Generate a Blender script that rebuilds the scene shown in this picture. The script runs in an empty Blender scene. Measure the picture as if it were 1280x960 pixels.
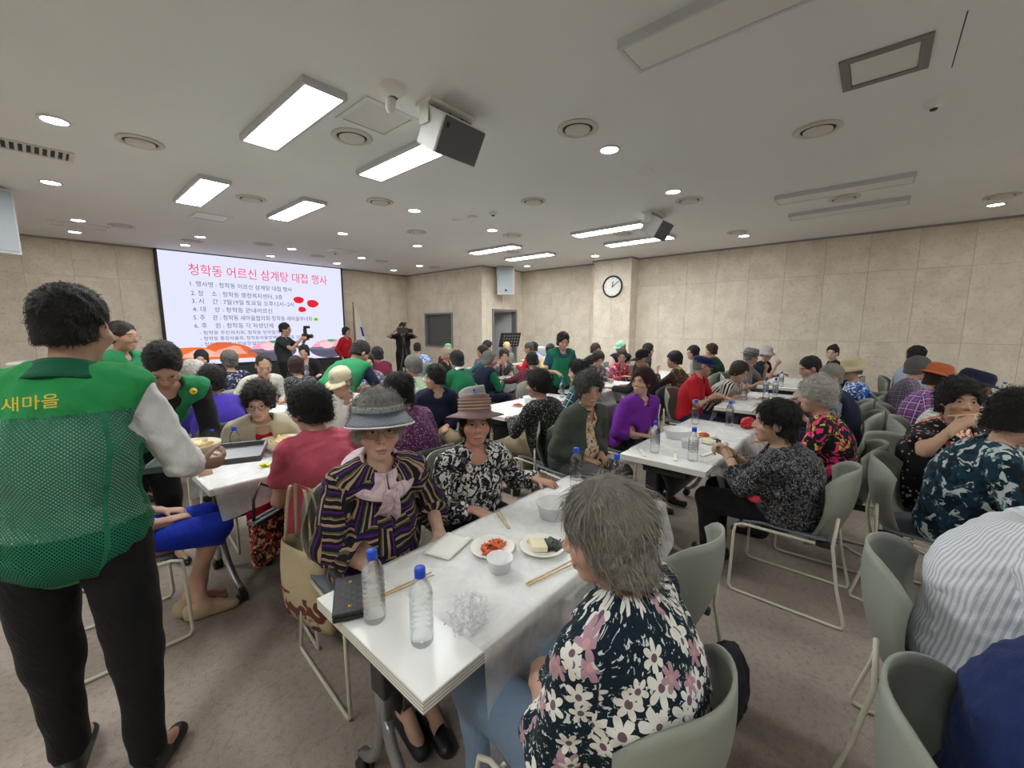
import bpy, bmesh, math, random
import numpy as np
from mathutils import Vector, Matrix

scene = bpy.context.scene
C = scene.collection
random.seed(7)
R_ = math.radians

# ------------------------------------------------------------------ camera, world, exposure
cam_data = bpy.data.cameras.new('camera')
cam_data.sensor_width = 36.0
cam_data.lens = 515.55 / 1280 * 36.0
cam_data.clip_start = 0.05
cam = bpy.data.objects.new('camera', cam_data)
C.objects.link(cam)
cam.location = (0, 0, 1.6)
cam.rotation_euler = (R_(90 - 7.892), 0, R_(-48.68))
scene.camera = cam

world = bpy.data.worlds.new('world')
scene.world = world
world.use_nodes = True
world.node_tree.nodes['Background'].inputs[0].default_value = (0.8, 0.85, 0.9, 1)
world.node_tree.nodes['Background'].inputs[1].default_value = 0.15
vs = scene.view_settings
vs.view_transform = 'Standard'
vs.look = 'None'
vs.gamma = 1
vs.use_curve_mapping = False
vs.exposure = 0.0
PANEL_EMIT = 42.0     # ceiling light panels
DOWN_EMIT = 56.0      # recessed downlights
SCREEN_EMIT = 1.05

# ------------------------------------------------------------------ small scene helpers
def link(o):
    C.objects.link(o)
    return o

def tag(o, label=None, cat=None, group=None, kind=None):
    if label: o['label'] = label
    if cat: o['category'] = cat
    if group: o['group'] = group
    if kind: o['kind'] = kind
    return o

def empty(name, loc=(0, 0, 0), rz=0.0, label=None, cat=None, group=None):
    o = bpy.data.objects.new(name, None)
    o.empty_display_size = 0.1
    link(o)
    o.location = loc
    o.rotation_euler = (0, 0, rz)
    return tag(o, label, cat, group)

def mobj(name, me, mat=None, parent=None, loc=None, rot=None, mtx=None):
    o = bpy.data.objects.new(name, me)
    link(o)
    if mat is not None:
        if len(me.materials) == 0:
            me.materials.append(mat)
        elif me.materials[0] != mat:
            o.material_slots[0].link = 'OBJECT'
            o.material_slots[0].material = mat
    if parent is not None:
        o.parent = parent
    if mtx is not None:
        o.matrix_basis = Matrix(mtx)
    if loc is not None:
        o.location = loc
    if rot is not None:
        o.rotation_euler = rot
    return o

def copy_tree(o, parent=None):
    c = o.copy()
    C.objects.link(c)
    c.parent = parent
    for ch in list(o.children):
        copy_tree(ch, c)
    return c

def npmesh(name, V, F, smooth=True):
    """quad mesh from numpy arrays"""
    me = bpy.data.meshes.new(name)
    V = np.ascontiguousarray(V, dtype=np.float32)
    F = np.ascontiguousarray(F, dtype=np.int32)
    me.vertices.add(len(V))
    me.vertices.foreach_set('co', V.ravel())
    me.loops.add(F.size)
    me.loops.foreach_set('vertex_index', F.ravel())
    me.polygons.add(len(F))
    me.polygons.foreach_set('loop_start', np.arange(0, F.size, F.shape[1], dtype=np.int32))
    if smooth:
        me.polygons.foreach_set('use_smooth', np.ones(len(F), dtype=bool))
    me.update(calc_edges=True)
    return me

class MB:
    """collects shapes into one mesh"""
    def __init__(s):
        s.v, s.f, s.sm = [], [], []
    def add(s, V, F, smooth=False):
        n = len(s.v)
        s.v += [tuple(map(float, p)) for p in V]
        s.f += [tuple(i + n for i in f) for f in F]
        s.sm += [smooth] * len(F)
        return s
    def box(s, x0, x1, y0, y1, z0, z1):
        V = [(x0, y0, z0), (x1, y0, z0), (x1, y1, z0), (x0, y1, z0), (x0, y0, z1), (x1, y0, z1), (x1, y1, z1), (x0, y1, z1)]
        F = [(0, 3, 2, 1), (4, 5, 6, 7), (0, 1, 5, 4), (1, 2, 6, 5), (2, 3, 7, 6), (3, 0, 4, 7)]
        return s.add(V, F)
    def tube(s, pts, r, n=8, closed=False, smooth=True, caps=True):
        pts = [Vector(p) for p in pts]
        rs = r if isinstance(r, (list, tuple)) else [r] * len(pts)
        m = len(pts)
        V = []
        up = None
        for i, p in enumerate(pts):
            if closed:
                t = (pts[(i + 1) % m] - pts[i - 1]).normalized()
            else:
                t = (pts[min(i + 1, m - 1)] - pts[max(i - 1, 0)]).normalized()
            if up is None:
                up = Vector((0, 0, 1)) if abs(t.z) < .9 else Vector((1, 0, 0))
            a = t.cross(up)
            if a.length < 1e-4:
                a = t.cross(Vector((0, 1, 0)))
            a.normalize()
            b = a.cross(t).normalized()
            up = b
            for k in range(n):
                w = 2 * math.pi * k / n
                V.append(p + (a * math.cos(w) + b * math.sin(w)) * rs[i])
        F = []
        for i in range(m if closed else m - 1):
            j = (i + 1) % m
            for k in range(n):
                l = (k + 1) % n
                F.append((i * n + k, j * n + k, j * n + l, i * n + l))
        if not closed and caps:
            F.append(tuple(range(n)))
            F.append(tuple((m - 1) * n + k for k in reversed(range(n))))
        return s.add(V, F, smooth)
    def lathe(s, prof, n=16, sx=1., sy=1., c=(0, 0, 0), smooth=True, close=False):
        V = []
        for r, z in prof:
            for k in range(n):
                w = 2 * math.pi * k / n
                V.append((c[0] + r * sx * math.cos(w), c[1] + r * sy * math.sin(w), c[2] + z))
        F = []
        m = len(prof)
        for i in range(m - 1):
            for k in range(n):
                l = (k + 1) % n
                F.append((i * n + k, i * n + l, (i + 1) * n + l, (i + 1) * n + k))
        if prof[0][0] > 1e-5 and close:
            F.append(tuple(reversed(range(n))))
        if prof[-1][0] > 1e-5 and close:
            F.append(tuple((m - 1) * n + k for k in range(n)))
        return s.add(V, F, smooth)
    def sheet(s, grid, thick=0.0, smooth=True):
        """grid[i][j] points; optional thickness along the normals"""
        g = np.array(grid, float)
        a, b = g.shape[:2]
        if thick == 0:
            F = [(i * b + j, (i + 1) * b + j, (i + 1) * b + j + 1, i * b + j + 1) for i in range(a - 1) for j in range(b - 1)]
            return s.add(g.reshape(-1, 3), F, smooth)
        du = np.gradient(g, axis=0); dv = np.gradient(g, axis=1)
        nn = np.cross(du, dv); nn /= np.linalg.norm(nn, axis=2, keepdims=True) + 1e-9
        V = np.concatenate([(g + nn * thick / 2).reshape(-1, 3), (g - nn * thick / 2).reshape(-1, 3)])
        o = a * b
        F = []
        for i in range(a - 1):
            for j in range(b - 1):
                q = (i * b + j, (i + 1) * b + j, (i + 1) * b + j + 1, i * b + j + 1)
                F.append(q); F.append(tuple(o + x for x in reversed(q)))
        for j in range(b - 1):
            F.append((j, j + 1, o + j + 1, o + j)); e = (a - 1) * b
            F.append((e + j + 1, e + j, o + e + j, o + e + j + 1))
        for i in range(a - 1):
            F.append(((i + 1) * b, i * b, o + i * b, o + (i + 1) * b)); e = b - 1
            F.append((i * b + e, (i + 1) * b + e, o + (i + 1) * b + e, o + i * b + e))
        return s.add(V, F, smooth)
    def xf(s, M):
        M = Matrix(M)
        s.v = [tuple(M @ Vector(p)) for p in s.v]
        return s
    def mesh(s, name, bevel=0.0, seg=1):
        me = bpy.data.meshes.new(name)
        me.from_pydata(s.v, [], s.f)
        me.polygons.foreach_set('use_smooth', np.array(s.sm, dtype=bool))
        me.update()
        if bevel:
            bm = bmesh.new(); bm.from_mesh(me)
            bmesh.ops.bevel(bm, geom=[e for e in bm.edges], offset=bevel, segments=seg, affect='EDGES', profile=.5)
            bm.to_mesh(me); bm.free()
        return me
    def build(s, name, mat, parent=None, bevel=0.0, seg=1, **kw):
        return mobj(name, s.mesh(name, bevel, seg), mat, parent, **kw)

def arc(c, r, a0, a1, n, ax='xz'):
    out = []
    for i in range(n + 1):
        w = R_(a0 + (a1 - a0) * i / n)
        p = [c[0], c[1], c[2]]
        p['xyz'.index(ax[0])] += r * math.cos(w)
        p['xyz'.index(ax[1])] += r * math.sin(w)
        out.append(tuple(p))
    return out

# ------------------------------------------------------------------ node helpers
class X:
    """arithmetic on shader sockets"""
    def __init__(s, g, k): s.g, s.k = g, k
    def __add__(s, o): return s.g.m('ADD', s, o)
    __radd__ = __add__
    def __sub__(s, o): return s.g.m('SUBTRACT', s, o)
    def __rsub__(s, o): return s.g.m('SUBTRACT', o, s)
    def __mul__(s, o): return s.g.m('MULTIPLY', s, o)
    __rmul__ = __mul__
    def __truediv__(s, o): return s.g.m('DIVIDE', s, o)
    def lt(s, o): return s.g.m('LESS_THAN', s, o)
    def gt(s, o): return s.g.m('GREATER_THAN', s, o)
    def abs(s): return s.g.m('ABSOLUTE', s)
    def sin(s): return s.g.m('SINE', s)
    def cos(s): return s.g.m('COSINE', s)
    def frac(s): return s.g.m('FRACT', s)
    def max(s, o): return s.g.m('MAXIMUM', s, o)
    def min(s, o): return s.g.m('MINIMUM', s, o)
    def step(s, a, b):
        n = s.g.n('ShaderNodeMapRange'); n.interpolation_type = 'SMOOTHSTEP'
        s.g.put(n.inputs[0], s); n.inputs[1].default_value = a; n.inputs[2].default_value = b
        return X(s.g, n.outputs[0])

class G:
    def __init__(s, nt): s.nt = nt
    def n(s, t): return s.nt.nodes.new(t)
    def put(s, sock, v):
        if isinstance(v, X): s.nt.links.new(v.k, sock)
        elif isinstance(v, (tuple, list)):
            sock.default_value = tuple(v) + (1,) if len(v) == 3 and len(sock.default_value) == 4 else v
        else: sock.default_value = v
    def m(s, op, a, b=None, c=None):
        n = s.n('ShaderNodeMath'); n.operation = op
        s.put(n.inputs[0], a)
        if b is not None: s.put(n.inputs[1], b)
        if c is not None: s.put(n.inputs[2], c)
        return X(s, n.outputs[0])
    def vm(s, op, a, b=None):
        n = s.n('ShaderNodeVectorMath'); n.operation = op
        s.put(n.inputs[0], a)
        if b is not None:
            if op == 'SCALE': s.put(n.inputs[3], b)
            else: s.put(n.inputs[1], b)
        return X(s, n.outputs['Value'] if op in ('LENGTH', 'DOT_PRODUCT', 'DISTANCE') else n.outputs[0])
    def obj(s): return X(s, s.n('ShaderNodeTexCoord').outputs['Object'])
    def attr(s, name, kind='GEOMETRY', out='Vector'):
        n = s.n('ShaderNodeAttribute'); n.attribute_type = kind; n.attribute_name = name
        return X(s, n.outputs[out])
    def oinfo(s, out='Color'): return X(s, s.n('ShaderNodeObjectInfo').outputs[out])
    def sep(s, v):
        n = s.n('ShaderNodeSeparateXYZ'); s.put(n.inputs[0], v)
        return [X(s, k) for k in n.outputs]
    def comb(s, x=0., y=0., z=0.):
        n = s.n('ShaderNodeCombineXYZ')
        for i, v in enumerate((x, y, z)): s.put(n.inputs[i], v)
        return X(s, n.outputs[0])
    def noise(s, v, scale, detail=2, rough=.5, dist=0., out='Fac'):
        n = s.n('ShaderNodeTexNoise'); s.put(n.inputs['Vector'], v)
        n.inputs['Scale'].default_value = scale; n.inputs['Detail'].default_value = detail
        n.inputs['Roughness'].default_value = rough; n.inputs['Distortion'].default_value = dist
        return X(s, n.outputs[out])
    def voro(s, v, scale, out='Distance', feat='F1', rnd=1., dim='3D'):
        n = s.n('ShaderNodeTexVoronoi'); n.voronoi_dimensions = dim; n.feature = feat
        s.put(n.inputs['Vector'], v); n.inputs['Scale'].default_value = scale
        n.inputs['Randomness'].default_value = rnd
        return X(s, n.outputs[out]) if isinstance(out, str) else [X(s, n.outputs[o]) for o in out]
    def ramp(s, f, stops, interp='LINEAR'):
        n = s.n('ShaderNodeValToRGB'); s.put(n.inputs[0], f)
        cr = n.color_ramp; cr.interpolation = interp
        while len(cr.elements) < len(stops): cr.elements.new(.5)
        for e, (p, c) in zip(cr.elements, stops): e.position = p; e.color = tuple(c) + (1,)
        return X(s, n.outputs[0])
    def mix(s, f, a, b, mode='MIX'):
        n = s.n('ShaderNodeMix'); n.data_type = 'RGBA'; n.blend_type = mode
        s.put(n.inputs[0], f); s.put(n.inputs[6], a); s.put(n.inputs[7], b)
        return X(s, n.outputs[2])
    def bump(s, h, strength=.3, dist=.01):
        n = s.n('ShaderNodeBump'); s.put(n.inputs['Height'], h)
        n.inputs['Strength'].default_value = strength; n.inputs['Distance'].default_value = dist
        return X(s, n.outputs[0])

def new_mat(name, rough=.6, metal=0., spec=.5):
    m = bpy.data.materials.new(name); m.use_nodes = True
    nt = m.node_tree; b = nt.nodes['Principled BSDF']
    b.inputs['Roughness'].default_value = rough; b.inputs['Metallic'].default_value = metal
    b.inputs['Specular IOR Level'].default_value = spec
    return m, G(nt), b

_cache = {}
def sm(name, col, rough=.6, metal=0., spec=.5, emit=0., grain=0., gscale=40., bump=0.):
    """simple procedural material"""
    if name in _cache: return _cache[name]
    m, g, b = new_mat(name, rough, metal, spec)
    if grain or bump:
        n = g.noise(g.obj(), gscale, 4)
        if grain:
            c = g.mix(n, tuple(x * (1 - grain) for x in col), tuple(min(1, x * (1 + grain)) for x in col))
            g.put(b.inputs['Base Color'], c)
        else: g.put(b.inputs['Base Color'], col)
        if bump: g.put(b.inputs['Normal'], g.bump(n, bump, .004))
    else:
        g.put(b.inputs['Base Color'], col)
    if emit:
        g.put(b.inputs['Emission Color'], col); b.inputs['Emission Strength'].default_value = emit
    _cache[name] = m
    return m

def srgb(r, g, b):
    f = lambda c: c / 12.92 if c <= .04045 else ((c + .055) / 1.055) ** 2.4
    return (f(r / 255), f(g / 255), f(b / 255))
# ------------------------------------------------------------------ the room
XR, YF, XB, YB, ZC = 9.62, 11.46, 7.91, 8.03, 3.214
XL, YK = -3.4, -4.6
Z1, Z2 = 1.338, 2.545
PW = 0.6135

def wall_panel_mat():
    m, g, b = new_mat('wood wool panel', .9, spec=.2)
    o = g.obj(); r = g.oinfo('Random')
    sh = g.vm('ADD', o, g.comb(r * 37., r * 11., r * 23.))
    n1 = g.noise(sh, 55, 3, .65); n2 = g.noise(sh, 3.2, 3); n3 = g.noise(sh, 22, 4, .7)
    c = g.mix(n2.step(.3, .7), srgb(215, 203, 187), srgb(231, 220, 205))
    c = g.mix(n3.step(.50, .66) * .38, c, srgb(178, 160, 138))
    c = g.mix(n1.step(.58, .72) * .35, c, srgb(164, 148, 122))
    c = g.mix((r - .5) * .22 + .11, c, srgb(238, 230, 212))
    g.put(b.inputs['Base Color'], c)
    g.put(b.inputs['Normal'], g.bump(n1 * .6 + n3 * .4, .35, .004))
    return m
M_PANEL = wall_panel_mat()
M_WALLB = sm('joint backing', srgb(176, 162, 136), .95)
M_TRIM = sm('grey metal trim', srgb(150, 150, 152), .45, .3)
M_BASE = sm('wooden baseboard', srgb(150, 120, 84), .6, grain=.25, gscale=14)
M_WHITE = sm('white paint', srgb(226, 226, 222), .7)

def carpet_mat():
    m, g, b = new_mat('brown grey carpet', .98, spec=.1)
    o = g.obj()
    n1 = g.noise(o, 160, 3, .7); n2 = g.noise(o, 1.6, 5, .6); n3 = g.noise(o, 34, 4, .7)
    c = g.mix(n2.step(.32, .68), srgb(150, 138, 130), srgb(168, 156, 147))
    c = g.mix(n3.step(.45, .68) * .5, c, srgb(124, 112, 104))
    c = g.mix(n1.step(.5, .75) * .55, c, srgb(196, 186, 176))
    g.put(b.inputs['Base Color'], c)
    g.put(b.inputs['Normal'], g.bump(n1, .6, .006))
    return m

def ceil_mat():
    m, g, b = new_mat('ceiling paint', .85, spec=.25)
    o = g.obj(); n = g.noise(o, 260, 3, .7); n2 = g.noise(o, .5, 3)
    g.put(b.inputs['Base Color'], g.mix(n2.step(.3, .7), srgb(225, 226, 224), srgb(231, 232, 229)))
    g.put(b.inputs['Normal'], g.bump(n, .15, .003))
    return m

tag(MB().box(XL - .2, XR + .2, YK - .2, YF + .2, -.12, 0).build('floor', carpet_mat()), kind='structure')
tag(MB().box(XL - .2, XR + .2, YK - .2, YF + .2, ZC, ZC + .12).build('ceiling', ceil_mat()), kind='structure')

_pm = {}
def panel_mesh(w, h):
    k = (round(w, 3), round(h, 3))
    if k not in _pm:
        _pm[k] = MB().box(-w / 2 + .0015, w / 2 - .0015, 0, .010, -h / 2 + .0015, h / 2 - .0015).mesh('panel', .002)
        _pm[k].materials.append(M_PANEL)
    return _pm[k]

def rect_minus(r, holes):
    out = [r]
    for hx0, hx1, hz0, hz1 in holes:
        nxt = []
        for x0, x1, z0, z1 in out:
            a0, a1, b0, b1 = max(x0, hx0), min(x1, hx1), max(z0, hz0), min(z1, hz1)
            if a0 >= a1 or b0 >= b1: nxt.append((x0, x1, z0, z1)); continue
            if x0 < a0: nxt.append((x0, a0, z0, z1))
            if a1 < x1: nxt.append((a1, x1, z0, z1))
            if z0 < b0: nxt.append((a0, a1, z0, b0))
            if b1 < z1: nxt.append((a0, a1, b1, z1))
        out = nxt
    return [r for r in out if r[1] - r[0] > .03 and r[3] - r[2] > .03]

def wall(name, p0, p1, thick=.15, off=0.0, holes=(), panels=True, base=True):
    """wall from p0 to p1 (xy); the room lies on the left of the direction p0->p1"""
    a = Vector(p0 + (0,)); d = Vector(p1 + (0,)) - a; L = d.length; d.normalize()
    rz = math.atan2(d.y, d.x)
    mb = MB()
    for x0, x1, z0, z1 in rect_minus((0, L, 0, ZC), holes):
        mb.box(x0, x1, -thick, -.010, z0, z1)
    o = mb.build(name, M_WALLB, loc=a, rot=(0, 0, rz)); tag(o, kind='structure')
    if panels:
        xs = [0] + [x for x in np.arange(off, L, PW) if .02 < x < L - .02] + [L]
        zs = [.09, Z1, Z2, ZC - .012]
        for i in range(len(xs) - 1):
            for j in range(3):
                for x0, x1, z0, z1 in rect_minus((xs[i], xs[i + 1], zs[j], zs[j + 1]), holes):
                    mobj('panel', panel_mesh(x1 - x0, z1 - z0), None, o, loc=((x0 + x1) / 2, -.010, (z0 + z1) / 2))
    if base:
        mb = MB()
        for x0, x1, z0, z1 in rect_minus((0, L, 0, .085), holes): mb.box(x0, x1, 0, .012, z0, z1)
        b = mb.build('baseboard_' + name.split('_', 1)[1], M_BASE, loc=a, rot=(0, 0, rz)); tag(b, kind='structure')
    return o

WIN = (9.23, 10.52, 1.0, 2.01)          # y0 y1 z0 z1 on the booth side wall
DOOR = (8.30, 9.33, 0.0, 2.09)          # x0 x1 z0 z1 on the booth front wall
# right wall: direction +Y has the room on its left
wall('wall_right', (XR, YK), (XR, YB), off=(3.90 - YK) % PW)
wall('wall_booth_front', (XR, YB), (XB + .012, YB), holes=[(XR - DOOR[1], XR - DOOR[0], 0, DOOR[3])], off=.3)
wall('wall_booth_side', (XB, YB + .012), (XB, YF), holes=[(WIN[0] - YB - .012, WIN[1] - YB - .012, WIN[2], WIN[3])], off=.22)
wall('wall_front', (XB, YF), (XL, YF), off=(XB - 0.54) % PW)
wall('wall_left', (XL, YF), (XL, YK), off=.2)
wall('wall_back', (XL, YK), (XR, YK), off=.2)

tag(MB().box(XB, XB + .0119, YB, YB + .0119, 0, ZC).build('trim_8', M_PANEL), kind='structure')
# pillar with the clock
px0, py0, py1 = 9.25, 4.43, 5.42
pil = tag(MB().box(px0 + .01, XR - .02, py0 + .01, py1 - .01, 0, ZC).build('wall_pillar', M_WALLB), kind='structure')
zs = [.09, Z1, Z2, ZC - .012]
for j in range(3):
    zc, h = (zs[j] + zs[j + 1]) / 2, zs[j + 1] - zs[j]
    for yy in (py0 + .25, py0 + .74):
        mobj('panel', panel_mesh(.49, h), None, pil, loc=(px0 + .01, yy, zc), rot=(0, 0, R_(90)))
    mobj('panel', panel_mesh(XR - px0, h), None, pil, loc=((px0 + XR) / 2, py0 + .01, zc), rot=(0, 0, R_(180)))
    mobj('panel', panel_mesh(XR - px0, h), None, pil, loc=((px0 + XR) / 2, py1 - .01, zc), rot=(0, 0, 0))
# grey shadow trim under the ceiling
for i, (x0, x1, y0, y1) in enumerate([(XR - .03, XR, YK, YB), (XB, XR, YB - .03, YB), (XB - .03, XB, YB, YF), (XL, XB, YF - .05, YF),
                                      (px0 - .03, px0, py0 - .03, py1 + .03), (px0, XR, py0 - .03, py0)]):
    tag(MB().box(x0, x1, y0, y1, ZC - .032, ZC).build('trim_%d' % (i + 1), M_TRIM), kind='structure')

# booth behind the window and the open door
M_BOOTH = sm('booth wall paint', srgb(150, 150, 150), .8)
M_FRAME = sm('grey steel frame', srgb(140, 141, 143), .4, .4)
bw = MB()
bw.box(XB + .3, XB + .34, YB + .6, YF - .1, 0, 2.6).box(XB + .17, XR, YF - .14, YF - .1, 0, 2.6)
bw.box(XB + .34, XR, YB + 1.5, YB + 1.54, 0, 2.6).box(XB + .17, XR, YB + .1, YF - .1, 2.6, 2.64)
tag(bw.build('wall_booth_inner', M_BOOTH), kind='structure')
w = empty('window_1', (XB, WIN[0], WIN[2])); tag(w, kind='structure')
W_, H_ = WIN[1] - WIN[0], WIN[3] - WIN[2]
f = MB(); t = .05
f.box(-.03, .15, 0, t, 0, H_).box(-.03, .15, W_ - t, W_, 0, H_).box(-.03, .15, t, W_ - t, 0, t).box(-.03, .15, t, W_ - t, H_ - t, H_)
f.build('window_frame', M_FRAME, w)
mg, g, b = new_mat('booth glass', .05)
b.inputs['Base Color'].default_value = (.16, .17, .17, 1); b.inputs['Alpha'].default_value = .55
MB().box(.05, .062, t, W_ - t, t, H_ - t).build('pane', mg, w)
d = empty('door_1', (DOOR[0], YB, 0)); tag(d, kind='structure')
W_, H_ = DOOR[1] - DOOR[0], DOOR[3]
f = MB(); t = .06
f.box(0, t, -.03, .16, 0, H_).box(W_ - t, W_, -.03, .16, 0, H_).box(t, W_ - t, -.03, .16, H_ - t, H_)
f.build('door_frame', M_FRAME, d)
lf = MB().box(0, W_ - 2 * t, -.02, .02, .01, H_ - t - .01).build('door_leaf', sm('grey door paint', srgb(165, 166, 168), .5), d, loc=(W_ - t, .14, 0), rot=(0, 0, R_(125)))
hh = MB(); hh.tube([(.83, -.02, 1.0), (.83, -.07, 1.0), (.74, -.07, 1.0)], .01, 6); hh.build('door_handle', M_FRAME, lf)

# ------------------------------------------------------------------ LED screen with its slide
SX0, SX1, SZ0, SZ1 = 1.78, 5.70, 0.76, 3.19
SY = YF - .10
scr = empty('led_screen', (SX0, SY, SZ0), label='large bright LED wall screen showing the Korean event slide', cat='screen')
SW, SH = SX1 - SX0, SZ1 - SZ0
M_BLACK = sm('black plastic', (.012, .012, .013), .5)
def emis(name, col, s):
    if name in _cache: return _cache[name]
    m = bpy.data.materials.new(name); m.use_nodes = True; nt = m.node_tree
    for n in list(nt.nodes): nt.nodes.remove(n)
    e = nt.nodes.new('ShaderNodeEmission'); o = nt.nodes.new('ShaderNodeOutputMaterial')
    e.inputs[0].default_value = tuple(col) + (1,); e.inputs[1].default_value = s
    nt.links.new(e.outputs[0], o.inputs[0]); _cache[name] = m
    return m
MB().box(-.05, SW + .05, 0, .09, -.05, SH + .03).build('bezel', M_BLACK, scr, bevel=.006)
MB().box(0, SW, -.006, 0, 0, SH).build('display', emis('slide background', srgb(226, 228, 250), SCREEN_EMIT), scr)
MB().box(-.05, SW + .05, .0, .09, -.76, -.05).build('stand_panel', sm('dark screen plinth', (.03, .03, .034), .6), scr)
SLIDE = []
def slide_text(txt, x, z, size, col, name, width=None):
    cu = bpy.data.curves.new('slide_text', 'FONT')
    cu.body = txt; cu.size = size; cu.resolution_u = 2
    SLIDE.append((link(bpy.data.objects.new('tmp', cu)), x, z, col, name, width))
def slide_text_done():
    bpy.context.view_layer.update()
    dg = bpy.context.evaluated_depsgraph_get()
    for o, x, z, col, name, width in SLIDE:
        me = bpy.data.meshes.new_from_object(o.evaluated_get(dg))
        if width and len(me.vertices):
            xs = [v.co.x for v in me.vertices]; k = width / (max(xs) - min(xs))
            for v in me.vertices: v.co.x = (v.co.x - min(xs)) * k
        me.materials.clear()
        mobj('slide_text', me, emis(name, col, SCREEN_EMIT), scr, loc=(x, -.010, z), rot=(R_(90), 0, 0))['kind'] = 'stuff'
    for o, *_ in SLIDE: bpy.data.objects.remove(o)
K = SW / 3.92
PINK, INK = srgb(238, 60, 110), srgb(70, 74, 130)
slide_text('청학동 어르신 삼계탕 대접 행사', .50, 1.98, .27, PINK, 'slide pink ink', 3.02)
for i, (txt, z, wd) in enumerate([('1. 행사명 : 청학동 어르신 삼계탕 대접 행사', 1.73, 2.10), ('2. 장    소 : 청학동 행정복지센터, 3층', 1.53, 1.86),
                                  ('3. 시    간 : 7월19일 토요일 오후12시~2시', 1.36, 2.12), ('4. 대    상 : 청학동 관내어르신', 1.18, 1.60),
                                  ('5. 주    관 : 청학동 새마을협의회·청학동 새마을부녀회', 1.00, 2.55), ('6. 후    원 : 청학동 각 자생단체', .82, 1.60)]):
    slide_text(txt, .50, z, .13, INK, 'slide blue ink', wd)
for txt, z, wd in [('- 청학동 주민자치회, 청학동 방위협의회', .67, 1.75), ('- 청학동 통장자율회, 청학동자율방재단, 청학동 안전협의회', .54, 2.5),
                   ('- 청학동 지역사회보장협의체, 청학동 자율방범대', .41, 2.2)]:
    slide_text(txt, .58, z, .10, INK, 'slide blue ink', wd)
slide_text_done()
def slide_blob(name, cx, cz, rx, rz, col, y=-.010, n=20, a0=0, a1=360, wob=0., seed=0):
    rd = random.Random(seed); mb = MB(); V = []
    for k in range(n):
        w_ = R_(a0 + (a1 - a0) * k / (n - (0 if a1 - a0 == 360 else 1)))
        q = 1 + wob * math.sin(3 * w_ + seed) + wob * .6 * math.sin(5 * w_ + 2 * seed)
        V.append((cx + rx * q * math.cos(w_), y, cz + rz * q * math.sin(w_)))
    mb.add(V, [tuple(range(n))])
    o = mb.build(name, emis('slide %s %.2f%.2f%.2f' % (name, *col), col, SCREEN_EMIT), scr)
    return o
for i, (cx, cz, rx, rz) in enumerate([(2.75, 1.53, .13, .085), (3.10, 1.45, .15, .10), (2.82, 1.29, .10, .07)]):
    slide_blob('jujube_picture', cx, cz, rx, rz, srgb(226, 40, 60), seed=i, wob=.04)
slide_blob('emblem_picture', 3.16, 1.04, .07, .05, srgb(170, 225, 60)); slide_blob('emblem_picture', 3.16, 1.04, .03, .022, srgb(30, 150, 60), y=-.013)
# food pictures along the bottom of the slide
slide_blob('dish_picture', .42, .10, .62, .30, srgb(236, 120, 60), a0=0, a1=180, wob=.05, seed=1); slide_blob('dish_picture', 1.1, .10, .6, .38, srgb(232, 110, 62), a0=0, a1=180, wob=.05, seed=2)
slide_blob('dish_picture', .6, .16, .42, .16, srgb(244, 190, 170), y=-.013, a0=0, a1=180, wob=.1, seed=3)
slide_blob('dish_picture', 1.15, .2, .34, .18, srgb(240, 170, 150), y=-.013, a0=0, a1=180, wob=.1, seed=4)
for cx in (2.05, 3.5):
    slide_blob('bowl_picture', cx, .26, .56, .26, srgb(96, 92, 112), a0=180, a1=360)
    slide_blob('bowl_picture', cx, .27, .56, .06, srgb(120, 116, 136), y=-.012)
    slide_blob('bowl_picture', cx, .30, .46, .20, srgb(248, 170, 190), y=-.014, a0=0, a1=180, wob=.06, seed=5)
    slide_blob('bowl_picture', cx - .08, .36, .2, .10, srgb(252, 205, 215), y=-.016, wob=.06, seed=6)
    slide_blob('bowl_picture', cx + .05, .47, .12, .035, srgb(70, 170, 90), y=-.018, wob=.2, seed=7)

# ------------------------------------------------------------------ ceiling fittings
M_LAMPB = sm('lamp housing', srgb(196, 198, 202), .45, .2)
M_OFF = sm('unlit diffuser', srgb(216, 215, 210), .4)
M_LIT = emis('lit diffuser', (.965, 1.0, .975), PANEL_EMIT)
M_DOWN = emis('downlight glow', (.97, 1.0, .98), DOWN_EMIT)
lh = MB(); t = .022
lh.box(-.15, .15, -.64, .64, -.014, 0); lh.box(-.15, -.15 + t, -.64, .64, -.05, -.014).box(.15 - t, .15, -.64, .64, -.05, -.014)
lh.box(-.15 + t, .15 - t, -.64, -.64 + t, -.05, -.014).box(-.15 + t, .15 - t, .64 - t, .64, -.05, -.014)
ME_LH = lh.mesh('housing'); ME_LD = MB().box(-.127, .127, -.617, .617, -.047, -.038).mesh('diffuser')
def panel_light(x, y, on, label):
    e = empty('ceiling_light', (x, y, ZC), label=label, cat='ceiling light', group='rectangular ceiling lights')
    mobj('housing', ME_LH, M_LAMPB, e); mobj('diffuser', ME_LD, M_LIT if on else M_OFF, e)
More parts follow.
